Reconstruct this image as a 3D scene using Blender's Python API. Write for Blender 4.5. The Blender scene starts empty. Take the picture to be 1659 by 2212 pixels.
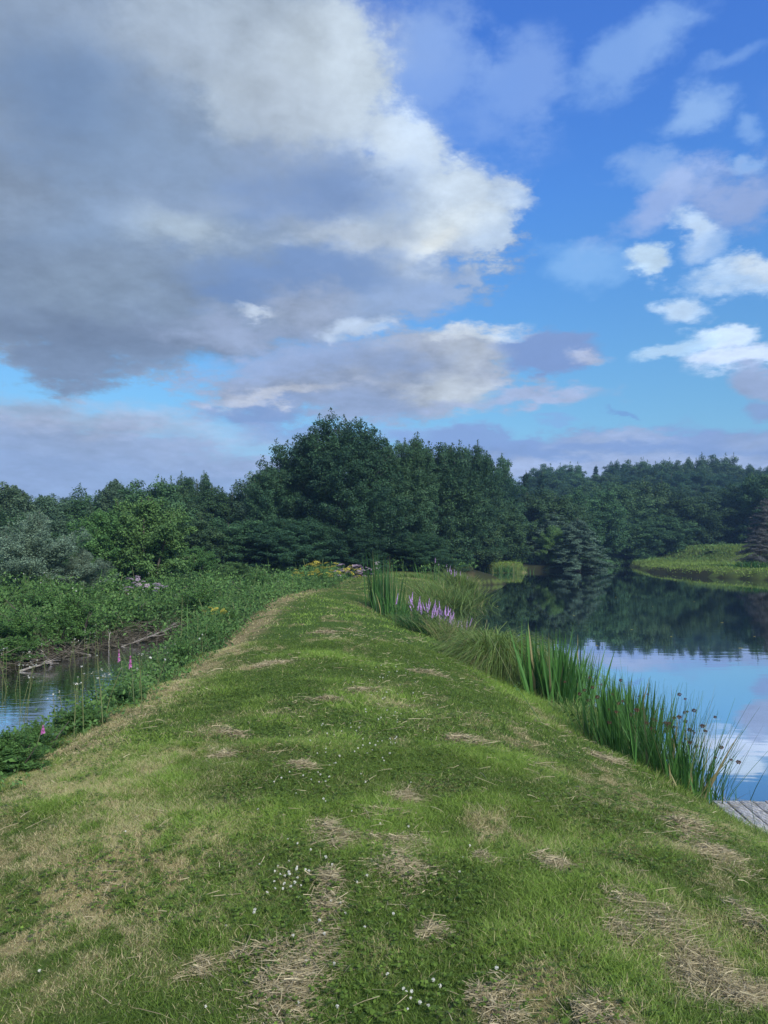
import bpy, math, random
import numpy as np
from mathutils import Vector

# ------------------------------------------------------------------ camera, sky, sun
C = bpy.context.scene
col = C.collection
F_PX, HOR, K = 769.0, 548.0, 768.0 / 1659.0      # focal length / horizon row in render pixels
PITCH = math.atan((HOR - 512.0) / F_PX)
CAMZ = 1.6
cam = bpy.data.cameras.new("camera"); camo = bpy.data.objects.new("camera", cam); col.objects.link(camo)
camo.location = (0, 0, CAMZ); camo.rotation_euler = (math.pi / 2 + PITCH, 0, 0)
cam.sensor_fit = 'VERTICAL'; cam.sensor_height = 32; cam.lens = 32 * F_PX / 1024.0
cam.clip_start = 0.05; cam.clip_end = 5000
C.camera = camo

SUN_AZ, SUN_EL = math.radians(148), math.radians(38)       # azimuth from +Y clockwise: behind the camera, to the right
SKY_STRENGTH = 0.1
C.view_settings.view_transform = 'Standard'; C.view_settings.look = 'None'
C.view_settings.exposure = 0.0; C.view_settings.gamma = 1.0
C.cycles.max_bounces = 6; C.cycles.diffuse_bounces = 3; C.cycles.glossy_bounces = 3
C.cycles.transmission_bounces = 3; C.cycles.transparent_max_bounces = 4
C.cycles.use_denoising = True
C.cycles.caustics_reflective = False; C.cycles.caustics_refractive = False

sun = bpy.data.lights.new("sun", 'SUN'); sun.energy = 5.0; sun.angle = math.radians(12); sun.color = (1.0, 0.97, 0.90)
suno = bpy.data.objects.new("sun", sun); col.objects.link(suno)
sd = Vector((math.sin(SUN_AZ) * math.cos(SUN_EL), math.cos(SUN_AZ) * math.cos(SUN_EL), math.sin(SUN_EL)))
suno.rotation_euler = (-sd).to_track_quat('-Z', 'Y').to_euler()


def lin(r, g, b):
    f = lambda c: (c / 255 / 12.92) if c / 255 < 0.04045 else ((c / 255 + 0.055) / 1.055) ** 2.4
    return (f(r), f(g), f(b))


def build_world():
    w = bpy.data.worlds.new("World"); C.world = w; w.use_nodes = True
    nt = w.node_tree; N = nt.nodes; L = nt.links; N.clear()
    out = N.new('ShaderNodeOutputWorld'); bg = N.new('ShaderNodeBackground'); bg.inputs[1].default_value = SKY_STRENGTH
    L.new(bg.outputs[0], out.inputs[0])
    sky = N.new('ShaderNodeTexSky'); sky.sky_type = 'NISHITA'; sky.sun_disc = False
    sky.sun_elevation = SUN_EL; sky.sun_rotation = SUN_AZ
    sky.air_density = 1.0; sky.dust_density = 0.6; sky.ozone_density = 2.0
    tc = N.new('ShaderNodeTexCoord')
    D = tc.outputs['Generated']

    def math_(op, a, b=None, c=None, clamp=False):
        n = N.new('ShaderNodeMath'); n.operation = op; n.use_clamp = clamp
        for i, v in enumerate((a, b, c)):
            if v is None: continue
            if isinstance(v, (int, float)): n.inputs[i].default_value = v
            else: L.new(v, n.inputs[i])
        return n.outputs[0]

    def noise(vec, scale, detail, rough=0.55):
        n = N.new('ShaderNodeTexNoise'); n.inputs['Scale'].default_value = scale
        n.inputs['Detail'].default_value = detail; n.inputs['Roughness'].default_value = rough
        L.new(vec, n.inputs['Vector']); return n

    def vm(op, a, b=None):
        n = N.new('ShaderNodeVectorMath'); n.operation = op
        for i, v in enumerate((a, b)):
            if v is None: continue
            if isinstance(v, tuple): n.inputs[i].default_value = v
            elif op == 'SCALE' and i == 1: n.inputs[3].default_value = v
            else: L.new(v, n.inputs[i])
        return n
    sep = N.new('ShaderNodeSeparateXYZ'); L.new(D, sep.inputs[0])
    dx, dy, dz = sep.outputs
    dyc = math_('MAXIMUM', dy, 0.08)
    u = math_('DIVIDE', dx, dyc); wv = math_('DIVIDE', dz, dyc)
    comb = N.new('ShaderNodeCombineXYZ'); L.new(u, comb.inputs[0]); L.new(wv, comb.inputs[1])
    P0 = comb.outputs[0]
    # cloud texture lies on a layer overhead, so it is foreshortened towards the horizon
    dzp = math_('MAXIMUM', dz, 0.0)
    q = N.new('ShaderNodeVectorMath'); q.operation = 'SCALE'; L.new(D, q.inputs[0]); L.new(math_('DIVIDE', 1.0, math_('ADD', dzp, 0.25)), q.inputs[3])
    flat = q.outputs[0]
    P1 = vm('ADD', P0, (0, 0, 1)).outputs[0]
    n1 = noise(flat, 3.0, 2.0); n2 = noise(flat, 9.0, 6.0, 0.62)
    w1 = vm('SCALE', vm('SUBTRACT', n1.outputs['Color'], (0.5, 0.5, 0.5)).outputs[0], 0.13).outputs[0]
    w2 = vm('SCALE', vm('SUBTRACT', n2.outputs['Color'], (0.5, 0.5, 0.5)).outputs[0], 0.11).outputs[0]
    ws = vm('SCALE', vm('ADD', w1, w2).outputs[0], 1.0); L.new(math_('MULTIPLY_ADD', dzp, 1.3, 0.28), ws.inputs[3])
    PW = vm('MULTIPLY_ADD', ws.outputs[0], (1, 0.85, 0)); L.new(P1, PW.inputs[2]); PW = PW.outputs[0]
    fb = noise(flat, 6.0, 9.0, 0.66)
    fb2 = noise(vm('ADD', flat, (0.035, 0.0, 0.03)).outputs[0], 6.0, 5.0, 0.6)
    edge = math_('MULTIPLY', math_('SUBTRACT', fb.outputs[0], 0.5), 2.0)

    # clear blue: Nishita, graded so that it is deep overhead and cyan low down
    ramp = N.new('ShaderNodeValToRGB'); ramp.color_ramp.interpolation = 'B_SPLINE'
    L.new(math_('MAXIMUM', dz, 0.0), ramp.inputs[0])
    ts = SKY_TINT
    ramp.color_ramp.elements[0].position = ts[0][0]; ramp.color_ramp.elements[0].color = ts[0][1] + (1,)
    ramp.color_ramp.elements[1].position = ts[-1][0]; ramp.color_ramp.elements[1].color = ts[-1][1] + (1,)
    for p, c in ts[1:-1]:
        e = ramp.color_ramp.elements.new(p); e.color = c + (1,)
    skyc = vm('SCALE', vm('MULTIPLY', sky.outputs[0], ramp.outputs[0]).outputs[0], 4.0).outputs[0]

    col_ = None
    for (vx, vy, rx, ry, rot, c, soft, na, op) in CLOUDS:
        cu, cw = (vx - 829.5) / 1661, (1184 - vy) / 1661
        ct, st = math.cos(math.radians(rot)), math.sin(math.radians(rot)); ax, ay = rx / 1661, ry / 1661
        pa = vm('DOT_PRODUCT', PW, (ct / ax, st / ax, -(ct * cu + st * cw) / ax)).outputs['Value']
        pb = vm('DOT_PRODUCT', PW, (-st / ay, ct / ay, -(-st * cu + ct * cw) / ay)).outputs['Value']
        ln = math_('SQRT', math_('MULTIPLY_ADD', pb, pb, math_('MULTIPLY', pa, pa)))
        v = math_('MULTIPLY_ADD', edge, -na, ln)
        mr = N.new('ShaderNodeMapRange'); mr.interpolation_type = 'SMOOTHSTEP'
        mr.inputs['From Min'].default_value = 1 + soft; mr.inputs['From Max'].default_value = max(0.0, 1 - soft)
        mr.inputs['To Min'].default_value = 0; mr.inputs['To Max'].default_value = op
        L.new(v, mr.inputs['Value'])
        a = mr.outputs[0]
        cc = lin(*c); cc = tuple(x / SKY_STRENGTH for x in cc)
        mx = N.new('ShaderNodeMix'); mx.data_type = 'RGBA'
        L.new(a, mx.inputs['Factor'])
        L.new(skyc if col_ is None else col_, mx.inputs[6])
        mx.inputs[7].default_value = cc + (1,)
        col_ = mx.outputs[2]
    # soft light and dark inside the clouds
    sh = noise(flat, 2.6, 3.0, 0.5)
    rel = math_('SUBTRACT', fb.outputs[0], fb2.outputs[0])
    sp = N.new('ShaderNodeSeparateColor'); L.new(col_, sp.inputs[0])
    A = N.new('ShaderNodeMapRange'); A.inputs['From Min'].default_value = .28; A.inputs['From Max'].default_value = .6      # greyer = cloudier
    L.new(math_('DIVIDE', sp.outputs[0], sp.outputs[2]), A.inputs['Value'])
    shade = math_('MULTIPLY_ADD', math_('MULTIPLY_ADD', rel, 1.0, math_('SUBTRACT', sh.outputs[0], .48)), math_('MULTIPLY', A.outputs[0], .9), 1.0)
    m1 = vm('SCALE', col_, 1.0); L.new(shade, m1.inputs[3])
    # broken cloud over the rest of the dome, outside the part described above
    gn = noise(flat, 2.6, 7.0, 0.58)
    ga = N.new('ShaderNodeMapRange'); ga.interpolation_type = 'SMOOTHSTEP'
    ga.inputs['From Min'].default_value = 0.47; ga.inputs['From Max'].default_value = 0.62; L.new(gn.outputs[0], ga.inputs['Value'])
    r2 = N.new('ShaderNodeMapping'); r2.vector_type = 'TEXTURE'; r2.inputs['Location'].default_value = (-0.05, 0.25, 0)
    r2.inputs['Scale'].default_value = (0.62, 0.62, 1); L.new(P0, r2.inputs['Vector'])
    far = N.new('ShaderNodeMapRange'); far.interpolation_type = 'SMOOTHSTEP'
    far.inputs['From Min'].default_value = 1.0; far.inputs['From Max'].default_value = 1.5
    L.new(vm('LENGTH', r2.outputs[0]).outputs['Value'], far.inputs['Value'])
    m2 = N.new('ShaderNodeMix'); m2.data_type = 'RGBA'
    L.new(math_('MULTIPLY', ga.outputs[0], far.outputs[0]), m2.inputs['Factor'])
    L.new(m1.outputs[0], m2.inputs[6]); m2.inputs[7].default_value = tuple(x / SKY_STRENGTH for x in lin(196, 202, 214)) + (1,)
    L.new(m2.outputs[2], bg.inputs[0])
    w.cycles.sampling_method = 'MANUAL'; w.cycles.sample_map_resolution = 512


SKY_TINT = [(0.0, (.20, .25, .30)), (.13, (.182, .278, .31)), (.22, (.186, .31, .366)), (.33, (.176, .33, .46)), (.42, (.17, .343, .546)), (.56, (.163, .318, .615)), (.8, (.16, .32, .64))]
# (vx, vy, rx, ry, turn, colour, edge softness, edge raggedness, opacity) of each cloud lump, painted back to front
CLOUDS = [
    # thin veils
    (890, 150, 90, 190, -12, (147, 179, 233), .7, 1.6, .8), (1130, 160, 80, 110, -35, (137, 173, 235), .6, 1.6, .7), (980, 110, 60, 70, 0, (137, 173, 235), .6, 1.5, .6),
    (1010, 230, 140, 80, 0, (119, 161, 233), .8, 1.8, .6), (1390, 80, 150, 55, 32, (137, 177, 237), .6, 1.3, .75),
    (1470, 25, 60, 40, 30, (137, 177, 237), .6, 1.0, .5), (1540, 200, 80, 42, 22, (155, 193, 243), .6, 1.2, .75),
    (1640, 80, 55, 18, 25, (137, 177, 237), .7, 1.0, .5), (1650, 240, 30, 25, 0, (147, 187, 241), .7, 1.0, .6),
    (1440, 345, 80, 36, 0, (158, 192, 240), .7, 1.8, .6), (1420, 420, 130, 36, 38, (178, 196, 236), .7, 1.8, .6),
    (1280, 560, 90, 45, 5, (147, 195, 247), .6, 1.0, .6), (1620, 330, 25, 18, 20, (162, 200, 245), .6, 1.0, .6),
    # small white puffs on the right
    (1605, 420, 110, 62, 35, (149, 171, 217), .45, 1.0, .9), (1492, 485, 34, 50, 30, (197, 221, 249), .5, .9, .95),
    (1530, 530, 44, 24, 10, (179, 209, 247), .6, .9, .7), (1405, 552, 44, 36, 0, (203, 229, 252), .4, .8, .95),
    (1610, 588, 100, 34, 10, (187, 217, 251), .45, 1.2, .95), (1640, 565, 60, 22, 8, (219, 237, 255), .6, .9, .9),
    (1470, 668, 58, 30, 0, (197, 223, 251), .45, 1.0, .95), (1582, 722, 52, 24, 10, (212, 233, 255), .4, .8, .95),
    (1625, 768, 90, 32, 10, (209, 225, 249), .4, .8, .95), (1655, 825, 60, 34, -20, (155, 173, 209), .4, .8, .95),
    (1462, 757, 80, 22, 14, (187, 221, 253), .5, 1.1, .95), (1650, 890, 38, 18, 0, (137, 163, 209), .5, .8, .9),
    (1345, 903, 30, 6, -8, (119, 161, 219), .6, .8, .8), (1215, 908, 35, 7, -5, (137, 177, 229), .6, .8, .7),
    # the big cumulus
    (140, 250, 640, 540, 0, (144, 163, 189), .10, .5, 1), (640, 170, 190, 200, 0, (187, 203, 219), .22, .8, 1),
    (480, 20, 260, 120, 0, (169, 185, 203), .3, .5, 1), (650, 470, 450, 205, -4, (149, 168, 197), .14, .7, 1),
    (870, 300, 110, 100, -35, (193, 210, 229), .3, .9, 1), (930, 460, 200, 140, 10, (185, 202, 221), .22, .9, 1),
    (1110, 415, 40, 30, -20, (169, 195, 231), .5, 1.1, .85), (1070, 500, 55, 42, 20, (187, 207, 231), .35, .9, .95),
    (350, 610, 580, 150, 0, (135, 155, 183), .14, .6, 1), (830, 590, 210, 90, 12, (147, 169, 203), .25, .8, 1),
    (150, 775, 130, 58, 0, (125, 145, 175), .3, .8, 1), (330, 755, 60, 30, 0, (133, 155, 187), .5, .9, .9),
    # light and dark inside it
    (700, 120, 120, 140, -10, (203, 217, 229), .7, .7, .8), (560, 100, 160, 130, 0, (185, 199, 213), .8, .6, .7),
    (330, 60, 200, 90, 0, (165, 181, 201), .8, .6, .7), (120, 190, 200, 130, -10, (115, 143, 183), .8, .7, .8),
    (330, 330, 200, 120, 0, (129, 153, 185), .8, .7, .7), (620, 250, 120, 110, 30, (165, 179, 197), .7, .7, .6),
    (760, 260, 110, 60, -30, (187, 201, 215), .7, .8, .7), (700, 400, 190, 85, -8, (121, 149, 195), .7, .8, .85),
    (1000, 400, 90, 70, -10, (203, 219, 235), .7, .8, .85), (960, 520, 110, 45, 30, (217, 229, 237), .8, .8, .9),
    (965, 535, 45, 22, 25, (239, 245, 243), .8, .5, .85), (800, 525, 170, 32, -4, (187, 200, 215), .8, .8, .8),
    (360, 485, 110, 40, -12, (175, 192, 207), .8, .8, .8), (150, 470, 160, 60, 0, (137, 161, 193), .8, .6, .7),
    (200, 610, 220, 70, 0, (133, 152, 175), .8, .5, .7), (650, 590, 260, 45, 0, (119, 149, 197), .7, .8, .85),
    (500, 640, 90, 24, 0, (113, 143, 191), .7, .8, .8), (220, 720, 320, 38, -3, (117, 135, 163), .8, .6, .85),
    (540, 705, 160, 35, 0, (147, 163, 193), .6, .9, .9), (660, 650, 90, 40, 0, (157, 171, 197), .6, .9, .8),
    (560, 660, 34, 9, 0, (219, 231, 243), .8, .9, .55), (900, 650, 90, 35, 20, (153, 179, 221), .7, 1.0, .6),
    # the second bank, between the big one and the trees
    (760, 825, 330, 78, 3, (157, 173, 203), .25, 1.0, 1), (930, 785, 190, 80, 0, (169, 181, 203), .25, .9, 1),
    (620, 770, 180, 40, 10, (155, 177, 217), .5, 1.2, .85), (1190, 755, 110, 46, 0, (129, 157, 209), .25, .9, 1),
    (1020, 712, 90, 15, 0, (219, 229, 239), .7, .9, .85), (760, 705, 60, 18, 0, (202, 220, 243), .7, 1.0, .8),
    (1260, 765, 40, 14, 0, (192, 203, 229), .7, .9, .8), (975, 845, 80, 38, 0, (201, 211, 221), .7, .9, .85),
    (1020, 760, 70, 40, 0, (193, 203, 215), .7, .9, .6), (610, 852, 110, 15, 4, (205, 212, 227), .8, .9, .85),
    (840, 780, 110, 30, 0, (137, 161, 203), .8, .9, .7), (560, 888, 100, 24, 4, (131, 159, 207), .5, 1.0, .95),
    (780, 880, 150, 26, 0, (149, 169, 205), .6, .9, .9), (1150, 862, 170, 22, 4, (169, 185, 219), .5, .9, .95),
    (620, 935, 120, 25, -4, (137, 165, 215), .5, 1.0, .8), (900, 930, 130, 18, 0, (147, 177, 225), .6, 1.0, .8),
    # low decks along the horizon
    (60, 1040, 640, 150, -6, (149, 173, 213), .12, .5, 1), (130, 895, 420, 34, -7, (173, 185, 209), .8, .8, .8),
    (250, 960, 420, 28, -5, (155, 175, 209), .9, .7, .7),
    (1400, 1000, 640, 66, 1, (135, 163, 213), .25, .7, 1), (1200, 1075, 900, 75, 0, (147, 173, 213), .4, .5, 1), (1010, 950, 170, 28, -3, (137, 167, 219), .4, .9, .95),
    (1340, 948, 110, 12, 0, (165, 183, 217), .9, .8, .85), (1640, 965, 90, 18, 0, (157, 177, 213), .9, .8, .8),
    (1200, 1012, 600, 20, 0, (165, 183, 219), .7, .5, .9),
]
build_world()

# ------------------------------------------------------------------ helpers
rng = np.random.default_rng(7)
random.seed(7)


def ray(vx, vy):
    X = (vx * K - 384) / F_PX; Y = (512 - vy * K) / F_PX
    cp, sp = math.cos(PITCH), math.sin(PITCH)
    return np.array((X, cp - Y * sp, sp + Y * cp))


def at(vx, vy, D):
    r = ray(vx, vy); return r / r[1] * D + np.array((0, 0, CAMZ))


def lattice(ix, iy, seed):
    h = np.sin(ix * 127.1 + iy * 311.7 + seed * 74.7) * 43758.5453
    return h - np.floor(h)


def vnoise(x, y, seed=0):
    x = np.asarray(x, float); y = np.asarray(y, float)
    ix, iy = np.floor(x), np.floor(y); fx, fy = x - ix, y - iy
    fx = fx * fx * (3 - 2 * fx); fy = fy * fy * (3 - 2 * fy)
    a = lattice(ix, iy, seed); b = lattice(ix + 1, iy, seed); c = lattice(ix, iy + 1, seed); d = lattice(ix + 1, iy + 1, seed)
    return a + (b - a) * fx + (c - a) * fy + (a - b - c + d) * fx * fy


def fbm(x, y, seed=0, o=4):
    s = 0; a = 0.5; t = 0
    for i in range(o):
        s = s + a * vnoise(x * 2 ** i, y * 2 ** i, seed + i * 13); t += a; a *= 0.5
    return s / t


def sstep(a, b, x):
    t = np.clip((x - a) / (b - a), 0, 1); return t * t * (3 - 2 * t)


WATER = -1.0
I = np.interp
Rw = lambda y: I(y, (-6, 2, 6, 7.5, 9.2, 11, 14, 17, 20, 23, 26, 29, 32, 35, 38, 41, 46, 50, 53, 56), (4.4, 4.0, 3.4, 3.2, 2.8, 2.62, 2.45, 2.15, 1.6, .85, .55, .9, 1.8, 2.7, 3.7, 4.4, 4.8, 5.0, 6, 9))
Lw = lambda y: I(y, (-6, 2, 8, 12, 15, 20, 26, 60), (-4.9, -4.8, -4.6, -4.4, -4.55, -5.2, -5.9, -7))
Lc = lambda y: I(y, (-6, 3, 5, 7, 10.5, 16, 24, 31, 60), (-2.2, -2.3, -2.55, -2.75, -2.75, -2.95, -3.45, -2.7, -2.5))
FL = lambda y: I(y, (-6, 8, 12, 17, 21, 23, 26, 60), (-14, -11.5, -9.9, -8.1, -7.0, -5.9, -4.5, -3))
Sfar = lambda x: I(x, (-200, -6, 4.5, 8, 10.0, 12, 14.6, 16, 24, 26, 29, 34, 38, 44, 60, 200), (30, 46, 50, 68, 86, 90, 90, 90, 88, 96, 112, 118, 118, 112, 112, 112))
Rshore = lambda y: I(y, (0, 40, 60, 64, 71, 84, 100, 118, 140), (60, 44, 32.5, 30, 28.7, 29, 33, 37.5, 42))


def T(x, y):
    x = np.asarray(x, float); y = np.asarray(y, float)
    wob = (vnoise(y * .9, x * .3, 5) - .5) * .35 * sstep(7, 12, y)
    tr = Rw(y) + wob - x
    tl = x - Lw(y) + wob
    fr = I(tr, (-3, 0, .25, 1, 2, 3, 4.5), (-1.2, 0, .22, .58, .86, 1.0, 1.05))
    fl = I(tl, (-3, 0, .6, 1.4, 2.3, 3.3, 4.5), (-1.2, 0, .38, .72, .95, 1.02, 1.05))
    bank = np.minimum(fr, fl)
    bank = np.where(bank > .8, .8 + (bank - .8) * .8, bank)
    bank = bank * 1.0 + sstep(30.5, 33, y) * (-.25) * sstep(0.3, -1.5, x)      # the top dips at the left beyond the first stretch
    t = FL(y) - x + (vnoise(x * .5, y * .5, 9) - .5) * .8
    left = I(t, (-3, 0, .4, 2.5, 8, 30), (-1.2, 0, .25, .55, .7, .8)) + (fbm(x * .35, y * .35, 3) - .5) * .35 * (t > .4)
    t2 = y - Sfar(x) + (vnoise(x * .4, y * .2, 4) - .5) * 1.2
    farl = I(t2, (-6, 0, .5, 4, 30), (-1.2, 0, .55, .95, 1.1))
    isl = np.where(sstep(2.3, 1.3, np.abs(x - 13.1)) * sstep(10, 6.5, np.abs(y - 90)) > .02, 1.0 * sstep(0, .7, sstep(2.3, 1.3, np.abs(x - 13.1)) * sstep(10, 6.5, np.abs(y - 90))), -1.2)
    t3 = x - Rshore(y) + (vnoise(x * .4, y * .4, 8) - .5) * 1.0
    lawn = I(t3, (-4, 0, .5, 3, 60), (-1.2, 0, .5, .8, 1.2))
    mound = 1.9 * sstep(84, 100, y + (x - 38) * .1) * sstep(41.5, 47, x) * sstep(150, 120, y)
    lawn = np.where(t3 > 0.2, lawn + mound * sstep(0.2, 5, t3), lawn)
    h = np.maximum(np.maximum(bank, left), np.maximum(farl, lawn))
    h = np.maximum(h, isl)
    hill = 13 * sstep(128, 205, y) * sstep(14, 40, x - (y - 128) * .02) + 3 * sstep(70, 160, y) * sstep(10, -40, x)
    hill = hill * (0.92 + .16 * vnoise(x * .03, y * .03, 2))
    rise = 14 * sstep(300, 1200, np.hypot(x, y))
    bump = (fbm(x * 1.3, y * 1.3, 21, 3) - .5) * .10 + (fbm(x * 5, y * 5, 31, 2) - .5) * .03
    return WATER + h + hill + rise + bump * sstep(0.05, .5, h) * sstep(120, 60, y)


def z_at(x, y): return float(T(np.array([x]), np.array([y]))[0])


def hit(vx, vy):
    r = ray(vx, vy); r = r / r[1]
    D = np.geomspace(1.5, 260, 2500)
    d = (CAMZ + r[2] * D) - T(r[0] * D, D)
    k = int(np.argmax(d < 0)) if (d < 0).any() else len(D) - 1
    return np.array((r[0] * D[k], D[k], z_at(r[0] * D[k], D[k])))


def tag(o, label=None, cat=None, group=None, kind=None):
    if label: o['label'] = label
    if cat: o['category'] = cat
    if group: o['group'] = group
    if kind: o['kind'] = kind
    return o


def empty(name, loc, rz=0, sc=(1, 1, 1)):
    o = bpy.data.objects.new(name, None); col.objects.link(o)
    o.location = tuple(float(v) for v in loc); o.rotation_euler = (0, 0, rz); o.scale = sc; o.empty_display_size = .2
    return o


class Acc:
    """collects vertices and quads with two per-point attributes (tone, dry)"""
    def __init__(s): s.v = []; s.f = []; s.t = []; s.d = []; s.n = 0

    def add(s, v, f, tone=.5, dry=0.):
        v = np.asarray(v, np.float32).reshape(-1, 3); f = np.asarray(f, np.int32).reshape(-1, 4)
        s.v.append(v); s.f.append(f + s.n)
        s.t.append(np.broadcast_to(np.asarray(tone, np.float32), (len(v),)))
        s.d.append(np.broadcast_to(np.asarray(dry, np.float32), (len(v),)))
        s.n += len(v)

    def build(s, name, mat, parent=None, smooth=False, link=True):
        v = np.concatenate(s.v); f = np.concatenate(s.f)
        me = bpy.data.meshes.new(name)
        me.vertices.add(len(v)); me.vertices.foreach_set('co', v.ravel())
        me.loops.add(f.size); me.loops.foreach_set('vertex_index', f.ravel())
        me.polygons.add(len(f)); me.polygons.foreach_set('loop_start', np.arange(0, f.size, 4, dtype=np.int32))
        if smooth: me.polygons.foreach_set('use_smooth', np.ones(len(f), bool))
        for nm, a in (('tone', s.t), ('dry', s.d)):
            at_ = me.attributes.new(nm, 'FLOAT', 'POINT'); at_.data.foreach_set('value', np.ascontiguousarray(np.concatenate(a), np.float32))
        me.materials.append(mat); me.update(calc_edges=True)
        o = bpy.data.objects.new(name, me)
        if link: col.objects.link(o)
        if parent: o.parent = parent
        return o


def unit(v): return v / np.maximum(np.linalg.norm(v, axis=-1, keepdims=True), 1e-9)


def rdir(n, r=None):
    v = (r or rng).normal(size=(n, 3)); return unit(v)


def leaves(acc, c, nrm, size, aspect=.6, tone=.5, dry=0., along=None, fold=.15):
    """diamond leaves at c facing nrm"""
    n = len(c); nrm = unit(nrm)
    a = rdir(n) if along is None else along
    a = unit(a - nrm * (a * nrm).sum(1, keepdims=True)); b = np.cross(nrm, a)
    size = np.broadcast_to(size, (n,))[:, None]
    p = np.stack([c - a * size * .5, c + b * size * aspect * .5 - nrm * size * fold + a * size * .06, c + a * size * .5, c - b * size * aspect * .5 - nrm * size * fold + a * size * .06], 1)
    f = np.arange(4 * n).reshape(n, 4)
    acc.add(p.reshape(-1, 3), f, np.repeat(np.broadcast_to(tone, (n,)), 4), np.repeat(np.broadcast_to(dry, (n,)), 4))


def strips(acc, base, up, side, length, width, bend, segs=2, tone=.5, dry=0., tip=.12, taper=1.6, tonetip=0., wide0=1.):
    """tapering ribbons (blades, stems, straws): point(s) = base + up*L*s + bend*s^2"""
    n = len(base); ss = np.linspace(0, 1, segs + 1)
    length = np.broadcast_to(length, (n,)); width = np.broadcast_to(width, (n,))
    P = base[:, None] + up[:, None] * (length[:, None] * ss)[..., None] + bend[:, None] * (ss ** 2)[None, :, None]
    wp = np.maximum(tip, (1 - ss ** taper)) * np.where(ss == 0, wide0, 1)
    W = side[:, None] * (width[:, None] * .5 * wp[None])[..., None]
    V = np.stack([P - W, P + W], 2).reshape(n, -1, 3)
    k = 2 * (segs + 1)
    fo = np.array([[2 * i, 2 * i + 1, 2 * i + 3, 2 * i + 2] for i in range(segs)])
    f = (np.arange(n)[:, None, None] * k + fo[None]).reshape(-1, 4)
    tn = np.broadcast_to(tone, (n,))[:, None] + tonetip * np.repeat(ss, 2)[None]
    acc.add(V.reshape(-1, 3), f, tn.ravel(), np.repeat(np.broadcast_to(dry, (n,)), k))


def tube(acc, pts, rad, sides=6, tone=.5, dry=0.):
    pts = np.asarray(pts, float); n = len(pts); rad = np.broadcast_to(rad, (n,))
    d = np.gradient(pts, axis=0); d = unit(d)
    ref = np.array((0.3, 0.9, 0.1)) if abs(d[0][2]) > .5 else np.array((0, 0, 1.))
    a = unit(np.cross(d, ref)); b = np.cross(d, a)
    th = np.linspace(0, 2 * np.pi, sides, endpoint=False)
    V = pts[:, None] + rad[:, None, None] * (a[:, None] * np.cos(th)[None, :, None] + b[:, None] * np.sin(th)[None, :, None])
    f = []
    for i in range(n - 1):
        for j in range(sides):
            k = (j + 1) % sides; f.append((i * sides + j, i * sides + k, (i + 1) * sides + k, (i + 1) * sides + j))
    acc.add(V.reshape(-1, 3), f, tone, dry)


def box(acc, lo, hi, tone=.5, dry=0.):
    x0, y0, z0 = lo; x1, y1, z1 = hi
    v = [(x0, y0, z0), (x1, y0, z0), (x1, y1, z0), (x0, y1, z0), (x0, y0, z1), (x1, y0, z1), (x1, y1, z1), (x0, y1, z1)]
    acc.add(v, [(0, 3, 2, 1), (4, 5, 6, 7), (0, 1, 5, 4), (1, 2, 6, 5), (2, 3, 7, 6), (3, 0, 4, 7)], tone, dry)


def ball(acc, c, r, tone=.5, dry=0., nu=8, nv=5):
    c = np.asarray(c, float); r = np.broadcast_to(r, (3,))
    th = np.linspace(0, np.pi, nv + 1); ph = np.linspace(0, 2 * np.pi, nu, endpoint=False)
    V = np.array([(math.sin(t) * math.cos(p), math.sin(t) * math.sin(p), math.cos(t)) for t in th for p in ph]) * r + c
    f = [(i * nu + j, i * nu + (j + 1) % nu, (i + 1) * nu + (j + 1) % nu, (i + 1) * nu + j) for i in range(nv) for j in range(nu)]
    acc.add(V, f, tone, dry)


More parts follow.
